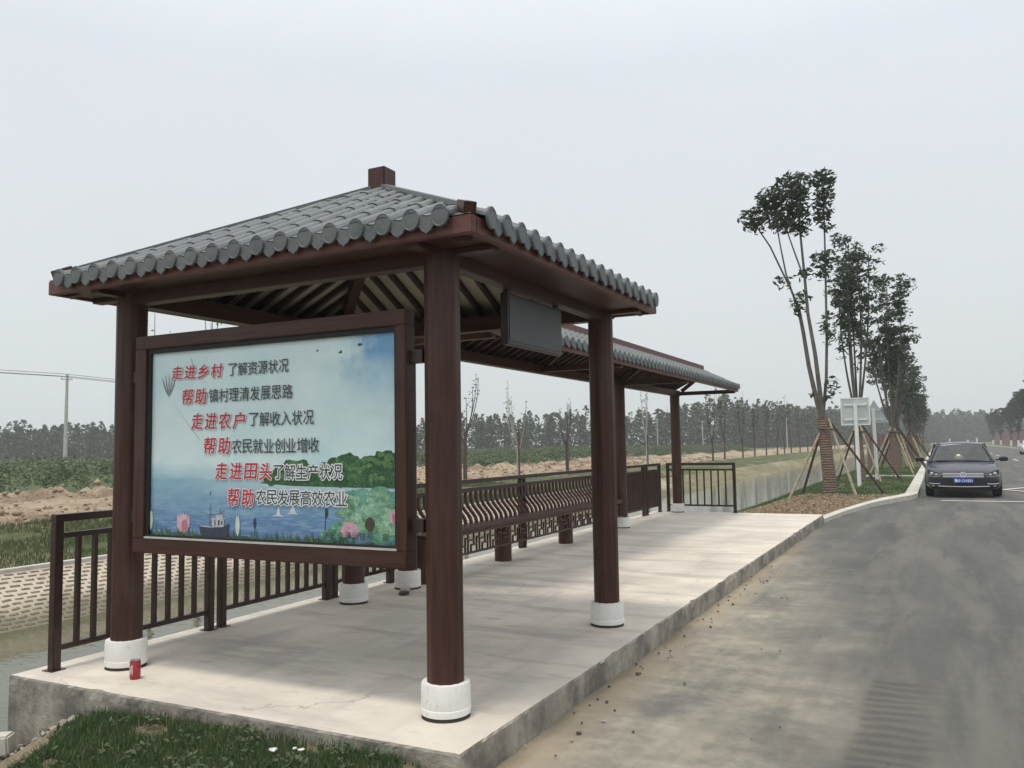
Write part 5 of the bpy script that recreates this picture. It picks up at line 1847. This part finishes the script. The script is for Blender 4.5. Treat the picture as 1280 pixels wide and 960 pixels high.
# ------------------------------------------------------------------ far wood
line = [(-330, 60, 8.0), (-194, 117, 8.0), (-140, 132, 7.6), (-86, 156, 7.7), (-62, 175, 9.0), (-42, 195, 11.0), (-30, 230, 10.5), (-16, 300, 11.0), (2, 400, 12.5), (30, 430, 13.0), (80, 430, 13), (160, 380, 13)]
cl, tv = [], MB()
P_all, S_all = [], []
g = np.random.default_rng(41)
acc = []
for (x0, y0, h0), (x1, y1, h1) in zip(line, line[1:]):
    L = math.hypot(x1 - x0, y1 - y0)
    nn = max(2, int(L / 2.2))
    for k in range(nn):
        t = k / nn
        for row in range(5):
            px = x0 + (x1 - x0) * t + g.uniform(-1.6, 1.6) - row * 1.5
            py = y0 + (y1 - y0) * t + g.uniform(-1.6, 1.6) + row * 4.5
            H = (h0 + (h1 - h0) * t) * g.uniform(.76, 1.10) * (1 + .03 * row) * (1 + 0.22 * noise.noise(Vector((px * .05, py * .05, 2))))
            d = math.hypot(px - 2, py + 3)
            n = 150
            zz = g.random(n) ** 0.95 * H
            w = 1.25 * np.clip(1.12 - (zz / H) ** 2.2, .10, 1) * H / 5.6 * g.uniform(.7, 1.25)
            a = g.uniform(0, 6.283, n)
            rr_ = np.sqrt(g.random(n)) * w
            P_all.append(np.stack([px + np.cos(a) * rr_, py + np.sin(a) * rr_, zz], 1))
            S_all.append(np.full(n, 0.42 + d / 560))
            if row == 0:
                tv.tube([(px, py, -0.1), (px, py, H * .8)], [0.11, 0.04], 5, False)
P = np.concatenate(P_all)
S = np.concatenate(S_all) * g.uniform(.6, 1.4, len(P))
v, q = leaf_arrays(P, S, 0.6, 0.3, -0.4)
o = np_mesh('far_wood', v, q, MAT['leaf_wood'])
tag(o, 'long dark green wood along the horizon beyond the fields', 'wood', kind='stuff')
o2 = tv.build('far_wood_trunks', MAT['bark_dark'])
tag(o2, 'dark trunks under the leaves of the long wood on the horizon', 'wood', kind='stuff')

# ------------------------------------------------------------------ poles and wires
def utility_pole(x, y, H, label):
    t = thing('utility_pole', label, 'utility pole', (x, y, 0), 'utility poles across the field')
    MB().tube([(x, y, -0.2), (x + .05, y, H)], [0.17, 0.10], 10).build('pole', MAT['concrete_pole'], t, smooth=True)
    MB().bar((x - .28, y - .31, H - .42), (x + .28, y + .31, H - .42), .08, .08).build('crossarm', MAT['galv'], t)
    for k in (-.24, .24):
        MB().tube([(x + k, y + k * 1.1, H - .38), (x + k, y + k * 1.1, H - .20)], .05, 6).build('insulator', MAT['white_paint'], t)
    return t


pl = [(-52, -20, 7.45), (-60, 39.8, 7.75), (-66, 98, 7.7)]
pw = ['concrete utility pole off to the left beyond the frame', 'concrete utility pole rising from the shrubs left of the pavilion', 'concrete utility pole far off behind the notice board']
for (x, y, H), wd in zip(pl[1:2], pw[1:2]):
    utility_pole(x, y, H, wd)
wi = 0
for (x0, y0, h0), (x1, y1, h1) in zip(pl, pl[1:]):
    for k, dz in ((-.24, -.2), (.24, -.2), (0, 0.0)):
        pts = curve((x0 + k, y0 + k, h0 + dz), (x1 + k, y1 + k, h1 + dz), (0, 0, -0.30), 12)
        nm = {-.24: 'front lower wire', .24: 'back lower wire', 0: 'top wire'}[k]
        tag(MB().tube(pts, 0.022, 4).build('overhead_wire', MAT['wire']), '%s running %s from the utility pole' % (nm, 'left' if wi < 3 else 'right'), 'wire', 'overhead wires')
        wi += 1
for (x, y, H, wd) in [(-39, 130, 5.6, 'left of the far column of the canopy'), (-31.5, 130, 5.0, 'just right of the far column of the canopy'), (-18.5, 130, 5.0, 'left of the tallest staked tree')]:
    t = thing('light_pole', 'thin pale post before the far wood, ' + wd, 'post', (x, y, 0), 'thin pale posts in front of the wood')
    MB().tube([(x, y, -0.1), (x, y, H)], [0.085, 0.06], 7).build('pole', MAT['concrete_pole'], t)
    MB().bar((x - .35, y, H - .15), (x + .35, y, H - .15), .06, .06).build('crossarm', MAT['galv'], t)

# ------------------------------------------------------------------ road signs seen from behind
def sign_pole(t, x, y, zt, lean, zg):
    return MB().tube([(x, y, zg), (x + lean, y, zt)], [0.062, 0.060], 12).build('pole', MAT['pole_white'], t, smooth=True)


zg = lerp_prof(-0.26, ISL)
t = thing('road_sign', 'square road sign on a white pole, grey back turned to the camera', 'road sign', (-0.26, 25.4, zg), 'road signs seen from behind')
sign_pole(t, -0.26, 25.4, 2.60, -0.02, zg)
MB().box(-0.72, 0.135, 25.480, 25.492, 1.91, 2.77).build('sign_plate', MAT['galv'], t, bevel=0.004)
for z in (2.08, 2.55):
    MB().box(-0.62, 0.05, 25.455, 25.4795, z - .022, z + .022).build('bracket', MAT['pole_white'], t)
rim = MB().box(-0.73, -0.70, 25.472, 25.496, 1.90, 2.78).box(0.115, 0.145, 25.472, 25.496, 1.90, 2.78).box(-0.70, 0.115, 25.472, 25.496, 2.75, 2.78).box(-0.70, 0.115, 25.472, 25.496, 1.90, 1.93).build('sign_rim', MAT['pole_white'], t)
zg = lerp_prof(-0.06, ISL)
t = thing('road_sign', 'triangular road sign on a white pole, partly behind the square one', 'road sign', (-0.06, 30.8, zg), 'road signs seen from behind')
sign_pole(t, -0.06, 30.8, 2.62, -0.03, zg)
MB().prism_xz([(-0.55, 2.07), (0.43, 2.07), (-0.06, 2.93)], 30.880, 30.892).build('sign_plate', MAT['galv'], t)
for z, hw in ((2.2, .33), (2.55, .17)):
    MB().box(-0.06 - hw, -0.06 + hw, 30.855, 30.8795, z - .02, z + .02).build('bracket', MAT['pole_white'], t)

# ------------------------------------------------------------------ hoarding, white posts
hd = MB()
for k in range(52):
    y0 = 112 + k * 3.0
    dx = 0.04 if k % 2 else 0.0
    hd.box(16.4 + dx, 16.46 + dx, y0, y0 + 2.96, -0.05, 3.1)
o = hd.build('site_hoarding', MAT['hoarding'])
tag(o, 'reddish brown panel hoarding behind the roadside trees on the right', 'hoarding')
hd = MB()
for k in range(60):
    y0 = 45 + k * 2.0
    hd.box(-1.35 + (0.03 if k % 2 else 0), -1.30 + (0.03 if k % 2 else 0), y0, y0 + 1.96, -0.3, 1.85)
o = hd.build('plank_fence', MAT['hoarding'])
tag(o, 'reddish brown plank fence behind the staked trees on the left', 'fence')
for i, (x, y, H) in enumerate([(3.73, 140, 1.55), (6.19, 141, 1.3), (7.35, 140, 1.6)]):
    t = thing('white_post', ['leftmost of three white posts standing on the far road', 'shorter middle white post on the far road', 'rightmost of three white posts standing on the far road'][i], 'post', (x, y, ZR), 'white posts on the far road')
    MB().tube([(x, y, ZR), (x, y, ZR + H)], 0.11, 10).build('pole', MAT['pole_white'], t)
    MB().tube([(x, y, ZR + H), (x, y, ZR + H + .08)], [0.16, 0.12], 10).build('cap', MAT['pole_white'], t)


# ------------------------------------------------------------------ cars
def car_paint(name, c, coat=0.6):
    m, nt, b = new_mat(name)
    f = noise_n(nt, wpos(nt), 3.0, 3)
    dust = mixc(nt, math2(nt, 'MULTIPLY', ramp(nt, f, 0.35, 0.75), 0.04), c, (0.25, 0.23, 0.20))
    nt.links.new(dust, b.inputs['Base Color'])
    b.inputs['Roughness'].default_value = 0.38
    b.inputs['Specular IOR Level'].default_value = 0.3
    b.inputs['Coat Weight'].default_value = coat
    b.inputs['Coat Roughness'].default_value = 0.06
    return m


def mat_glass():
    m, nt, b = new_mat('tinted car glass')
    b.inputs['Base Color'].default_value = (0.05, 0.06, 0.06, 1)
    b.inputs['Roughness'].default_value = 0.04
    tp = nt.nodes.new('ShaderNodeBsdfTransparent')
    tp.inputs['Color'].default_value = (0.62, 0.68, 0.66, 1)
    ms = nt.nodes.new('ShaderNodeMixShader')
    fr_ = nt.nodes.new('ShaderNodeFresnel')
    fr_.inputs['IOR'].default_value = 1.6
    k = math2(nt, 'ADD', math2(nt, 'MULTIPLY', fr_.outputs[0], 0.8), 0.08)
    nt.links.new(k, ms.inputs[0])
    gl = nt.nodes.new('ShaderNodeBsdfGlossy')
    gl.inputs['Color'].default_value = (0.7, 0.72, 0.72, 1)
    gl.inputs['Roughness'].default_value = 0.03
    nt.links.new(tp.outputs[0], ms.inputs[1])
    nt.links.new(gl.outputs[0], ms.inputs[2])
    nt.links.new(ms.outputs[0], nt.nodes['Material Output'].inputs['Surface'])
    return m


MAT['navy'] = car_paint('dark navy car paint', (0.005, 0.008, 0.021))
MAT['car_white'] = car_paint('white car paint', (0.75, 0.75, 0.74))
MAT['glass'] = mat_glass()
MAT['chrome'] = simple('chrome', (0.88, 0.88, 0.88), 0.32, 0.75, 0.03)
MAT['lamp'] = simple('clear lamp lens', (0.55, 0.57, 0.58), 0.12, 0.6, 0.25, 22, coat=1.0)
MAT['plate_blue'] = simple('blue number plate', (0.015, 0.05, 0.33), 0.4, 0, 0.05)
MAT['plate_white'] = simple('number plate white', (0.75, 0.77, 0.80), 0.4, 0, 0.02)
MAT['seat'] = simple('grey car upholstery', (0.05, 0.05, 0.052), 0.85)
MAT['tyre'] = simple('tyre', (0.016, 0.016, 0.017), 0.85)


def loft(mb, secs, closed_ends=True):
    n = len(secs[0])
    vs = [p for s in secs for p in s]
    fs = []
    for i in range(len(secs) - 1):
        for k in range(n - 1):
            a = i * n + k
            fs.append((a, a + 1, a + n + 1, a + n))
    if closed_ends:
        fs.append(tuple(range(n)))
        fs.append(tuple(range((len(secs) - 1) * n, len(secs) * n))[::-1])
    mb.add(vs, fs)


def make_car(name, label, loc, paint, detail=True):
    t = thing(name, label, 'car', loc)
    t['_org'] = (0, 0, 0)
    # lower body, y back from the nose
    ST = [  # y, half width, zbottom, zshoulder, ztop(centre)
        (0.00, 0.56, 0.26, 0.50, 0.585), (0.035, 0.70, 0.22, 0.56, 0.635), (0.12, 0.79, 0.19, 0.62, 0.685), (0.30, 0.835, 0.18, 0.69, 0.745), (0.62, 0.86, 0.18, 0.765, 0.825),
        (1.00, 0.868, 0.18, 0.83, 0.885), (1.32, 0.870, 0.18, 0.865, 0.915), (1.9, 0.872, 0.18, 0.875, 0.90), (2.8, 0.872, 0.18, 0.885, 0.90), (3.6, 0.868, 0.20, 0.905, 0.93),
        (4.0, 0.855, 0.22, 0.93, 0.985), (4.35, 0.82, 0.26, 0.93, 0.985), (4.53, 0.74, 0.32, 0.86, 0.92), (4.58, 0.62, 0.40, 0.78, 0.83)]
    secs = []
    for (y, hw, z0, zs, zt) in ST:
        half = [(0.0, z0), (hw * .80, z0), (hw * .965, z0 + 0.05), (hw * 1.0, z0 + .20), (hw * .995, (z0 + zs) / 2 + .08), (hw * .975, zs - .04), (hw * .92, zs + .005), (hw * .70, zs + (zt - zs) * .62), (hw * .35, zs + (zt - zs) * .92), (0.0, zt)]
        full = [(-x, z) for x, z in half[::-1]][:-1] + half
        secs.append([(x, y, z) for x, z in full])
    mb = MB()
    loft(mb, secs)
    body = mb.build('body', paint, t, smooth=True)
    m = body.modifiers.new('sub', 'SUBSURF')
    m.levels = 2
    m.render_levels = 2
    # greenhouse: roof skin and pillars
    RF = [(1.95, .545, 1.315, 1.350), (2.15, .575, 1.355, 1.395), (2.6, .59, 1.375, 1.42), (3.1, .575, 1.36, 1.405), (3.45, .55, 1.315, 1.355)]
    mb = MB()
    rs = []
    for (y, hw, zs, zt) in RF:
        half = [(0, zt), (hw * .45, zt - .008), (hw * .8, zt - .028), (hw, zs)]
        full = [(-x, z) for x, z in half[::-1]][:-1] + half
        rs.append([(x, y, z) for x, z in full])
    loft(mb, rs, False)
    roof = mb.build('roof', paint, t, smooth=True)
    so = roof.modifiers.new('thick', 'SOLIDIFY')
    so.thickness = 0.03
    P = MB()
    for s in (-1, 1):
        P.bar((s * .745, 1.22, .885), (s * .55, 1.96, 1.318), .055, .05)
        P.bar((s * .735, 2.62, .88), (s * .585, 2.62, 1.36), .09, .03, (0, 1, 0))
        P.bar((s * .715, 4.02, .93), (s * .548, 3.42, 1.31), .075, .05)
    P.build('pillars', paint, t, bevel=0.01)
    wsx = lambda y, hw: hw
    n = 8
    vs = []
    for i in range(n + 1):
        u = -1 + 2 * i / n
        vs.append((u * .725, 1.235 - .10 * (1 - u * u) + 0.02, .893 + .022 * (1 - u * u)))
        vs.append((u * .535, 1.965 - .05 * (1 - u * u) - .005, 1.318 + .022 * (1 - u * u)))
    MB().add(vs, [(2 * i, 2 * i + 2, 2 * i + 3, 2 * i + 1) for i in range(n)]).build('windscreen', MAT['glass'], t, smooth=True)
    for s in (-1, 1):
        MB().add([(s * .745, 1.30, .89), (s * .742, 2.58, .89), (s * .592, 2.58, 1.355), (s * .565, 2.05, 1.34)], [(0, 1, 2, 3)]).build('side_window', MAT['glass'], t)
        MB().add([(s * .742, 2.67, .89), (s * .73, 3.9, .93), (s * .56, 3.38, 1.31), (s * .592, 2.67, 1.355)], [(0, 1, 2, 3)]).build('side_window', MAT['glass'], t)
    MB().add([(-.70, 4.02, .95), (.70, 4.02, .95), (.53, 3.44, 1.325), (-.53, 3.44, 1.325)], [(0, 1, 2, 3)]).build('rear_window', MAT['glass'], t)
    # cabin
    MB().box(-.70, .70, 1.36, 1.75, .86, .925).build('dashboard', MAT['black'], t, bevel=0.02)
    MB().box(-.66, .66, 1.76, 3.9, .55, .60).build('cabin_floor', MAT['black'], t)
    for x in (-.36, .36):
        st = MB().box(x - .24, x + .24, 2.25, 2.40, .60, 1.12).build('car_seat', MAT['seat'], t, bevel=.05)
        sub(MB().box(x - .12, x + .12, 2.27, 2.38, 1.14, 1.28), 'headrest', MAT['seat'], st, bevel=.03)
    # wheels
    for y in (0.93, 3.62):
        for s in (-1, 1):
            w = MB()
            ring = [(.20, -.10), (.29, -.105), (.312, -.08), (.318, 0), (.312, .08), (.29, .105), (.20, .10)]
            vs, fs, nn = [], [], 28
            for (r, o_) in ring:
                for k in range(nn):
                    a = 2 * math.pi * k / nn
                    vs.append((s * .765 + o_, y + r * math.cos(a), .318 + r * math.sin(a)))
            for i in range(len(ring) - 1):
                for k in range(nn):
                    a, b = i * nn + k, i * nn + (k + 1) % nn
                    fs.append((a, b, b + nn, a + nn))
            wh = w.add(vs, fs).build('wheel', MAT['tyre'], t, smooth=True)
            rm = MB()
            for k in range(7):
                a = 2 * math.pi * k / 7
                rm.bar((s * .845, y + .03 * math.cos(a), .318 + .03 * math.sin(a)), (s * .852, y + .20 * math.cos(a), .318 + .20 * math.sin(a)), .05, .02, (1, 0, 0))
            rm.tube([(s * .80, y, .318), (s * .86, y, .318)], .06, 12)
            sub(rm, 'rim', MAT['chrome'], wh)
    # mirrors
    for s in (-1, 1):
        bm_ = MB()
        bm_.lathe((0, 0, 0), [(.02, -.055), (.055, -.045), (.07, -.01), (.066, .03), (.035, .052), (.01, .058)], 14)
        mo = MB()
        mo.v = [(s * .985 + p[0] * 1.55, 1.50 + p[1] * .8, .955 + p[2] * 1.25) for p in bm_.v]
        mo.f = bm_.f
        mo.bar((s * .80, 1.50, .925), (s * .93, 1.50, .94), .07, .035)
        mo.build('wing_mirror', paint, t, smooth=True)
    if not detail:
        return t
    # nose details
    def nose_y(x, z):
        ax = abs(x)
        if ax < .56:
            base = 0.0 + 0.03 * (ax / .56) ** 2
        elif ax < .70:
            base = .03 + .035 * (ax - .56) / .14 + .01
        elif ax < .79:
            base = .075 + .085 * (ax - .70) / .09
        else:
            base = .16 + .24 * min(1, (ax - .79) / .07)
        return base

    def face_panel(pts, lift, mat, nm, th=.02, div=10):
        """panel hugging the nose: pts = list of (x, z_low, z_high)"""
        mb = MB()
        vs = []
        for (x, z0, z1) in pts:
            for zz in (z0, z1):
                yb = nose_y(x, zz) + max(0, (zz - .52)) * .55 + max(0, .30 - zz) * .2
                vs.append((x, yb - lift, zz))
                vs.append((x, yb - lift + th + .05, zz))
        fs = []
        for i in range(len(pts) - 1):
            a, b = i * 4, (i + 1) * 4
            fs += [(a, b, b + 2, a + 2), (a + 2, b + 2, b + 3, a + 3), (a + 1, a, b, b + 1)]
        fs += [(0, 2, 3, 1), (len(vs) - 4, len(vs) - 2, len(vs) - 1, len(vs) - 3)]
        mb.add(vs, fs)
        return mb.build(nm, mat, t, smooth=False)

    X = lambda a, b, k: [a + (b - a) * i / k for i in range(k + 1)]
    gr = face_panel([(x, .515, .640) for x in X(-.47, .47, 12)], .028, MAT['black'], 'grille')
    for z in (.535, .578, .618):
        gm_ = MB()
        vs = []
        xs_ = X(-.455, .455, 12)
        for x in xs_:
            yb = nose_y(x, z) + max(0, z - .52) * .55 - .045
            vs += [(x, yb, z - .011), (x, yb, z + .011), (x, yb + .02, z + .011), (x, yb + .02, z - .011)]
        fs = []
        for i in range(len(xs_) - 1):
            a, b = i * 4, i * 4 + 4
            fs += [(a, b, b + 1, a + 1), (a + 1, b + 1, b + 2, a + 2), (a + 3, a, b, b + 3)]
        gm_.add(vs, fs)
        sub(gm_, 'chrome_bar', MAT['chrome'], gr)
    # round badge with V over W strokes
    bd = MB()
    yb = .0 - .06
    def ringyz(r0, r1, y0, y1, cz=.585, nn=28):
        vs, fs = [], []
        for (r, yy) in ((r0, y1), (r0, y0), (r1, y0), (r1, y1)):
            for k in range(nn):
                a = 2 * math.pi * k / nn
                vs.append((r * math.cos(a), yy, cz + r * math.sin(a)))
        for i in range(3):
            for k in range(nn):
                a, b = i * nn + k, i * nn + (k + 1) % nn
                fs.append((a, b, b + nn, a + nn))
        return vs, fs
    disc = MB().add(*ringyz(.001, .068, yb + .002, yb + .03)).build('badge', MAT['lamp'], t)
    bd.add(*ringyz(.056, .072, yb - .008, yb + .03))
    cz = .585
    def stroke(p, q):
        bd.bar((p[0], yb - .004, cz + p[1]), (q[0], yb - .004, cz + q[1]), .012, .012, (0, 1, 0))
    stroke((-.026, .050), (0, .006)); stroke((.026, .050), (0, .006))
    stroke((-.052, .022), (-.026, -.048)); stroke((-.026, -.048), (0, -.004)); stroke((0, -.004), (.026, -.048)); stroke((.026, -.048), (.052, .022))
    sub(bd, 'badge_ring', MAT['chrome'], disc)
    # headlights
    for s in (-1, 1):
        pts = [(.50, .545, .600), (.58, .530, .635), (.66, .530, .665), (.72, .540, .690), (.775, .560, .705), (.80, .60, .710)]
        pts = [(s * a, b, c) for a, b, c in pts]
        hl = face_panel(pts, .020, MAT['black'], 'headlight')
        hl2 = MB()
        for (cx_, cz_, r_) in ((.60, .582, .030), (.70, .615, .042)):
            yb2 = nose_y(cx_, cz_) + max(0, cz_ - .52) * .55 - .035
            vs = [(s * cx_, yb2 - .012, cz_)] + [(s * cx_ + r_ * math.cos(2 * math.pi * k / 14), yb2, cz_ + r_ * math.sin(2 * math.pi * k / 14)) for k in range(14)]
            hl2.add(vs, [(0, 1 + k, 1 + (k + 1) % 14) for k in range(14)])
        sub(hl2, 'lamp_reflector', MAT['lamp'], hl)
        st = MB()
        for (a, b) in zip([(.505, .548), (.58, .536), (.66, .536), (.74, .552)], [(.58, .536), (.66, .536), (.74, .552), (.785, .585)]):
            ya = nose_y(a[0], a[1]) + max(0, a[1] - .52) * .55 - .032
            y2 = nose_y(b[0], b[1]) + max(0, b[1] - .52) * .55 - .032
            st.bar((s * a[0], ya, a[1]), (s * b[0], y2, b[1]), .016, .014)
        sub(st, 'lamp_strip', MAT['lamp'], hl)
        # fog lamp pocket
        fg_ = face_panel([(s * a, b, c) for a, b, c in [(.52, .335, .385), (.62, .330, .405), (.72, .335, .405), (.77, .345, .40)]], .018, MAT['black'], 'fog_lamp')
        cb_ = MB()
        for (a, b) in zip([(.52, .340), (.62, .335), (.72, .340)], [(.62, .335), (.72, .340), (.765, .35)]):
            ya, y2 = nose_y(a[0], a[1]) - .032, nose_y(b[0], b[1]) - .032
            cb_.bar((s * a[0], ya, a[1] + .02), (s * b[0], y2, b[1] + .02), .020, .018)
        sub(cb_, 'chrome_strip', MAT['chrome'], fg_)
    face_panel([(x, .335, .430) for x in X(-.46, .46, 10)], .012, MAT['black'], 'lower_intake')
    lipm = MB()
    xs_ = X(-.70, .70, 14)
    for a, b in zip(xs_, xs_[1:]):
        lipm.bar((a, nose_y(a, .28) - .012, .285 + .02 * (a / .7) ** 2), (b, nose_y(b, .28) - .012, .285 + .02 * (b / .7) ** 2), .02, .018)
    lipm.build('chrome_lip', MAT['chrome'], t)
    face_panel([(x, .185, .262) for x in X(-.62, .62, 10)], .004, MAT['black'], 'lower_valance')
    pl_ = MB().box(-.225, .225, -.045, -.030, .375, .505).build('number_plate', MAT['plate_blue'], t, bevel=.004)
    tm = MB()
    vs, fs = text_faces('鲁E·CH2S1', 0.02)
    ax, bx_ = min(p[0] for p in vs), max(p[0] for p in vs)
    az, bz_ = min(p[1] for p in vs), max(p[1] for p in vs)
    tm.add([(-.20 + (p[0] - ax) / (bx_ - ax) * .40, -.0462, .397 + (p[1] - az) / (bz_ - az) * .086) for p in vs], fs)
    sub(tm, 'plate_lettering', MAT['plate_white'], pl_)
    wp = MB()
    wp.bar((-.05, 1.12, .925), (-.62, 1.24, .93), .018, .012)
    wp.bar((.45, 1.18, .92), (-.10, 1.14, .935), .018, .012)
    wp.build('wiper', MAT['black'], t)
    return t


CARL = (2.575, 21.85, ZR + 0.006)
make_car('parked_car', 'dark navy saloon car parked by the kerb facing the camera', CARL, MAT['navy']).scale = (1.06, 1.04, 1.04)
w2 = make_car('parked_car', 'white car far along the road at the right edge of the picture', (10.0, 88.0, ZR + 0.006), MAT['car_white'], False)
hd_ = MB()
for s in (-1, 1):
    hd_.bar((s * .52, .02, .60), (s * .76, .12, .64), .09, .10)
hd_.build('headlight', MAT['lamp'], w2, org=(0, 0, 0))
orn = MB().lathe((0, 0, 0), [(.075, 0.0), (.10, .03), (.105, .075), (.085, .125), (.045, .155), (.01, .165)], 16).build('dashboard_toy', simple('pale yellow plush', (0.78, 0.74, 0.50), 0.9), smooth=True)
orn.location = (CARL[0] - 0.05, CARL[1] + 1.53, CARL[2] + 0.964)
tag(orn, 'round pale yellow toy on the dashboard of the navy car', 'toy')

# ------------------------------------------------------------------ haze (air)
HAZE = 0.00085
hz = MB().box(-950, 950, -70, 2600, -3.0, 19.0).build('haze', bpy.data.materials.new('air haze'))
hm = hz.data.materials[0]
hm.use_nodes = True
ht = hm.node_tree
ht.nodes.clear()
ho = ht.nodes.new('ShaderNodeOutputMaterial')
hv = ht.nodes.new('ShaderNodeVolumePrincipled')
hv.inputs['Color'].default_value = (0.96, 0.98, 1.0, 1)
hv.inputs['Density'].default_value = HAZE
hv.inputs['Anisotropy'].default_value = 0.2
ht.links.new(hv.outputs[0], ho.inputs['Volume'])
hz['kind'] = 'stuff'

for o in bpy.data.objects:
    if '_org' in o:
        del o['_org']
